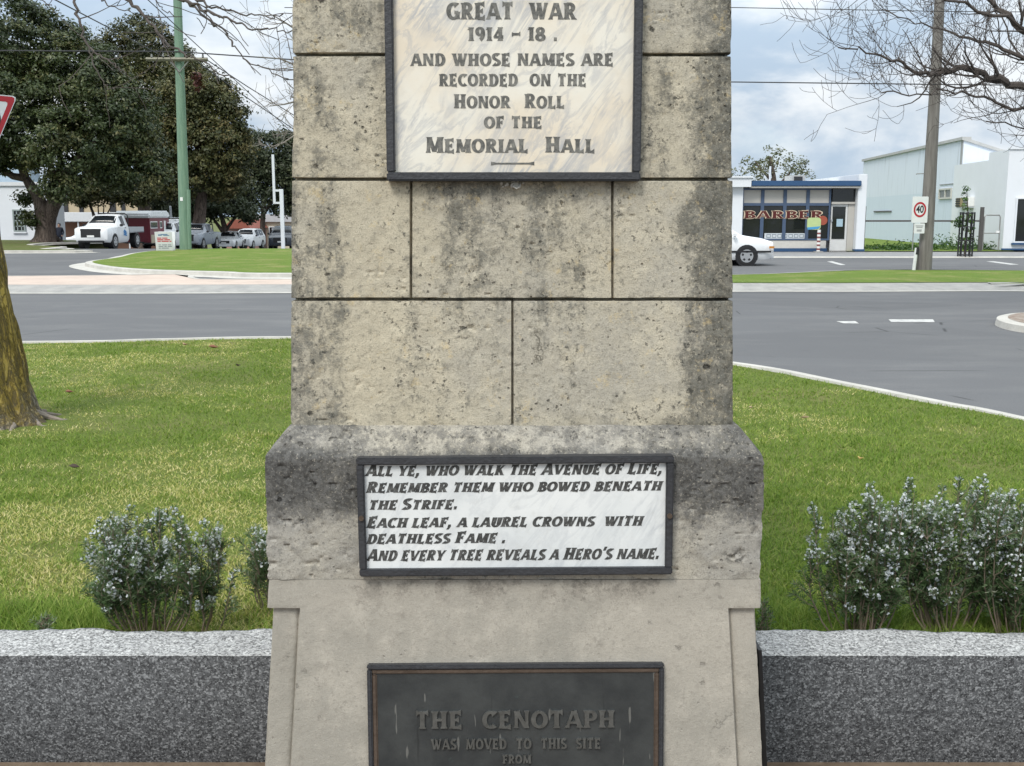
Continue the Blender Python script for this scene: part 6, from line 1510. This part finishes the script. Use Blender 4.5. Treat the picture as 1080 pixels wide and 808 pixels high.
# ------------------------------------------------------------------ sky, sun, exposure
w = bpy.data.worlds.new('World'); scn.world = w; w.use_nodes = True; nt = w.node_tree; bg = nt.nodes['Background']
SUN_EL, SUN_AZ = R(50), R(208)
def N_(typ, **k):
    nd = nt.nodes.new(typ)
    for a, b in k.items(): setattr(nd, a, b)
    return nd
sky = N_('ShaderNodeTexSky', sky_type='NISHITA'); sky.sun_disc = False; sky.sun_elevation = SUN_EL; sky.sun_rotation = SUN_AZ
tc = N_('ShaderNodeTexCoord'); sep = N_('ShaderNodeSeparateXYZ'); nt.links.new(tc.outputs['Generated'], sep.inputs[0])
mp = N_('ShaderNodeMapping'); mp.inputs['Scale'].default_value = (1, 1, 2.6); mp.inputs['Location'].default_value = (.35, .2, .1); nt.links.new(tc.outputs['Generated'], mp.inputs[0])
def wn(scale, det, ro, loc=None, dist=0):
    n = N_('ShaderNodeTexNoise'); n.inputs['Scale'].default_value = scale; n.inputs['Detail'].default_value = det; n.inputs['Roughness'].default_value = ro; n.inputs['Distortion'].default_value = dist
    nt.links.new(mp.outputs[0], n.inputs['Vector']); return n.outputs['Fac']
def wm(op, a, b, cl=False):
    n = N_('ShaderNodeMath', operation=op, use_clamp=cl)
    for i, v in enumerate((a, b)):
        if isinstance(v, bpy.types.NodeSocket): nt.links.new(v, n.inputs[i])
        else: n.inputs[i].default_value = v
    return n.outputs[0]
def wstep(v, a, b, lo=0, hi=1):
    n = N_('ShaderNodeMapRange', interpolation_type='SMOOTHSTEP'); nt.links.new(v, n.inputs[0])
    for i, q in zip((1, 2, 3, 4), (a, b, lo, hi)): n.inputs[i].default_value = q
    return n.outputs[0]
def wmix(f, a, b, bl='MIX'):
    n = N_('ShaderNodeMix', data_type='RGBA', blend_type=bl)
    for s_, v in ((n.inputs[0], f), (n.inputs[6], a), (n.inputs[7], b)):
        if isinstance(v, bpy.types.NodeSocket): nt.links.new(v, s_)
        elif isinstance(v, tuple): s_.default_value = (*v, 1)
        else: s_.default_value = v
    return n.outputs[2]
SKYK = 10.0   # cloud colours are given in picture units; the background strength brings sky and cloud to the same scale
c1 = wn(3.4, 9, .56, dist=.25); c2 = wn(7.0, 7, .55)
white = wmix(wstep(c2, .35, .65), tuple(q * SKYK for q in (.38, .43, .48)), tuple(q * SKYK for q in (.53, .555, .575)))
grey = tuple(q * SKYK for q in (.28, .35, .43))
cl = wmix(wstep(c1, .41, .57), grey, white)
skyc = wmix(1.0, sky.outputs[0], (1.0, 1.0, 1.0), 'MULTIPLY')
gap = wstep(wn(2.1, 6, .5), .62, .72, 0, .35)
col = wmix(gap, cl, skyc)
zen = wm('ADD', 1.0, wm('MULTIPLY', wm('MAXIMUM', wm('SUBTRACT', sep.outputs[2], .1), 0.0), 2.0))
zc = wmix(wstep(sep.outputs[2], .15, .8), (1.0, 1.0, 1.0), (1.05, 1.0, .93)); col = wmix(1.0, col, zc, 'MULTIPLY')
n = N_('ShaderNodeVectorMath', operation='SCALE'); nt.links.new(col, n.inputs[0]); nt.links.new(zen, n.inputs['Scale']); nt.links.new(n.outputs[0], bg.inputs['Color'])
bg.inputs['Strength'].default_value = .1
sd = bpy.data.lights.new('sun', 'SUN'); sd.energy = 1.5; sd.angle = R(18); sd.color = (1, .96, .9); so = bpy.data.objects.new('sun', sd); COL.objects.link(so)
dv = Vector((math.sin(SUN_AZ) * math.cos(SUN_EL), math.cos(SUN_AZ) * math.cos(SUN_EL), math.sin(SUN_EL)))
so.rotation_euler = dv.to_track_quat('Z', 'Y').to_euler()
vs = scn.view_settings; vs.view_transform = 'Standard'; vs.look = 'None'; vs.gamma = 1; vs.use_curve_mapping = False; vs.exposure = .82
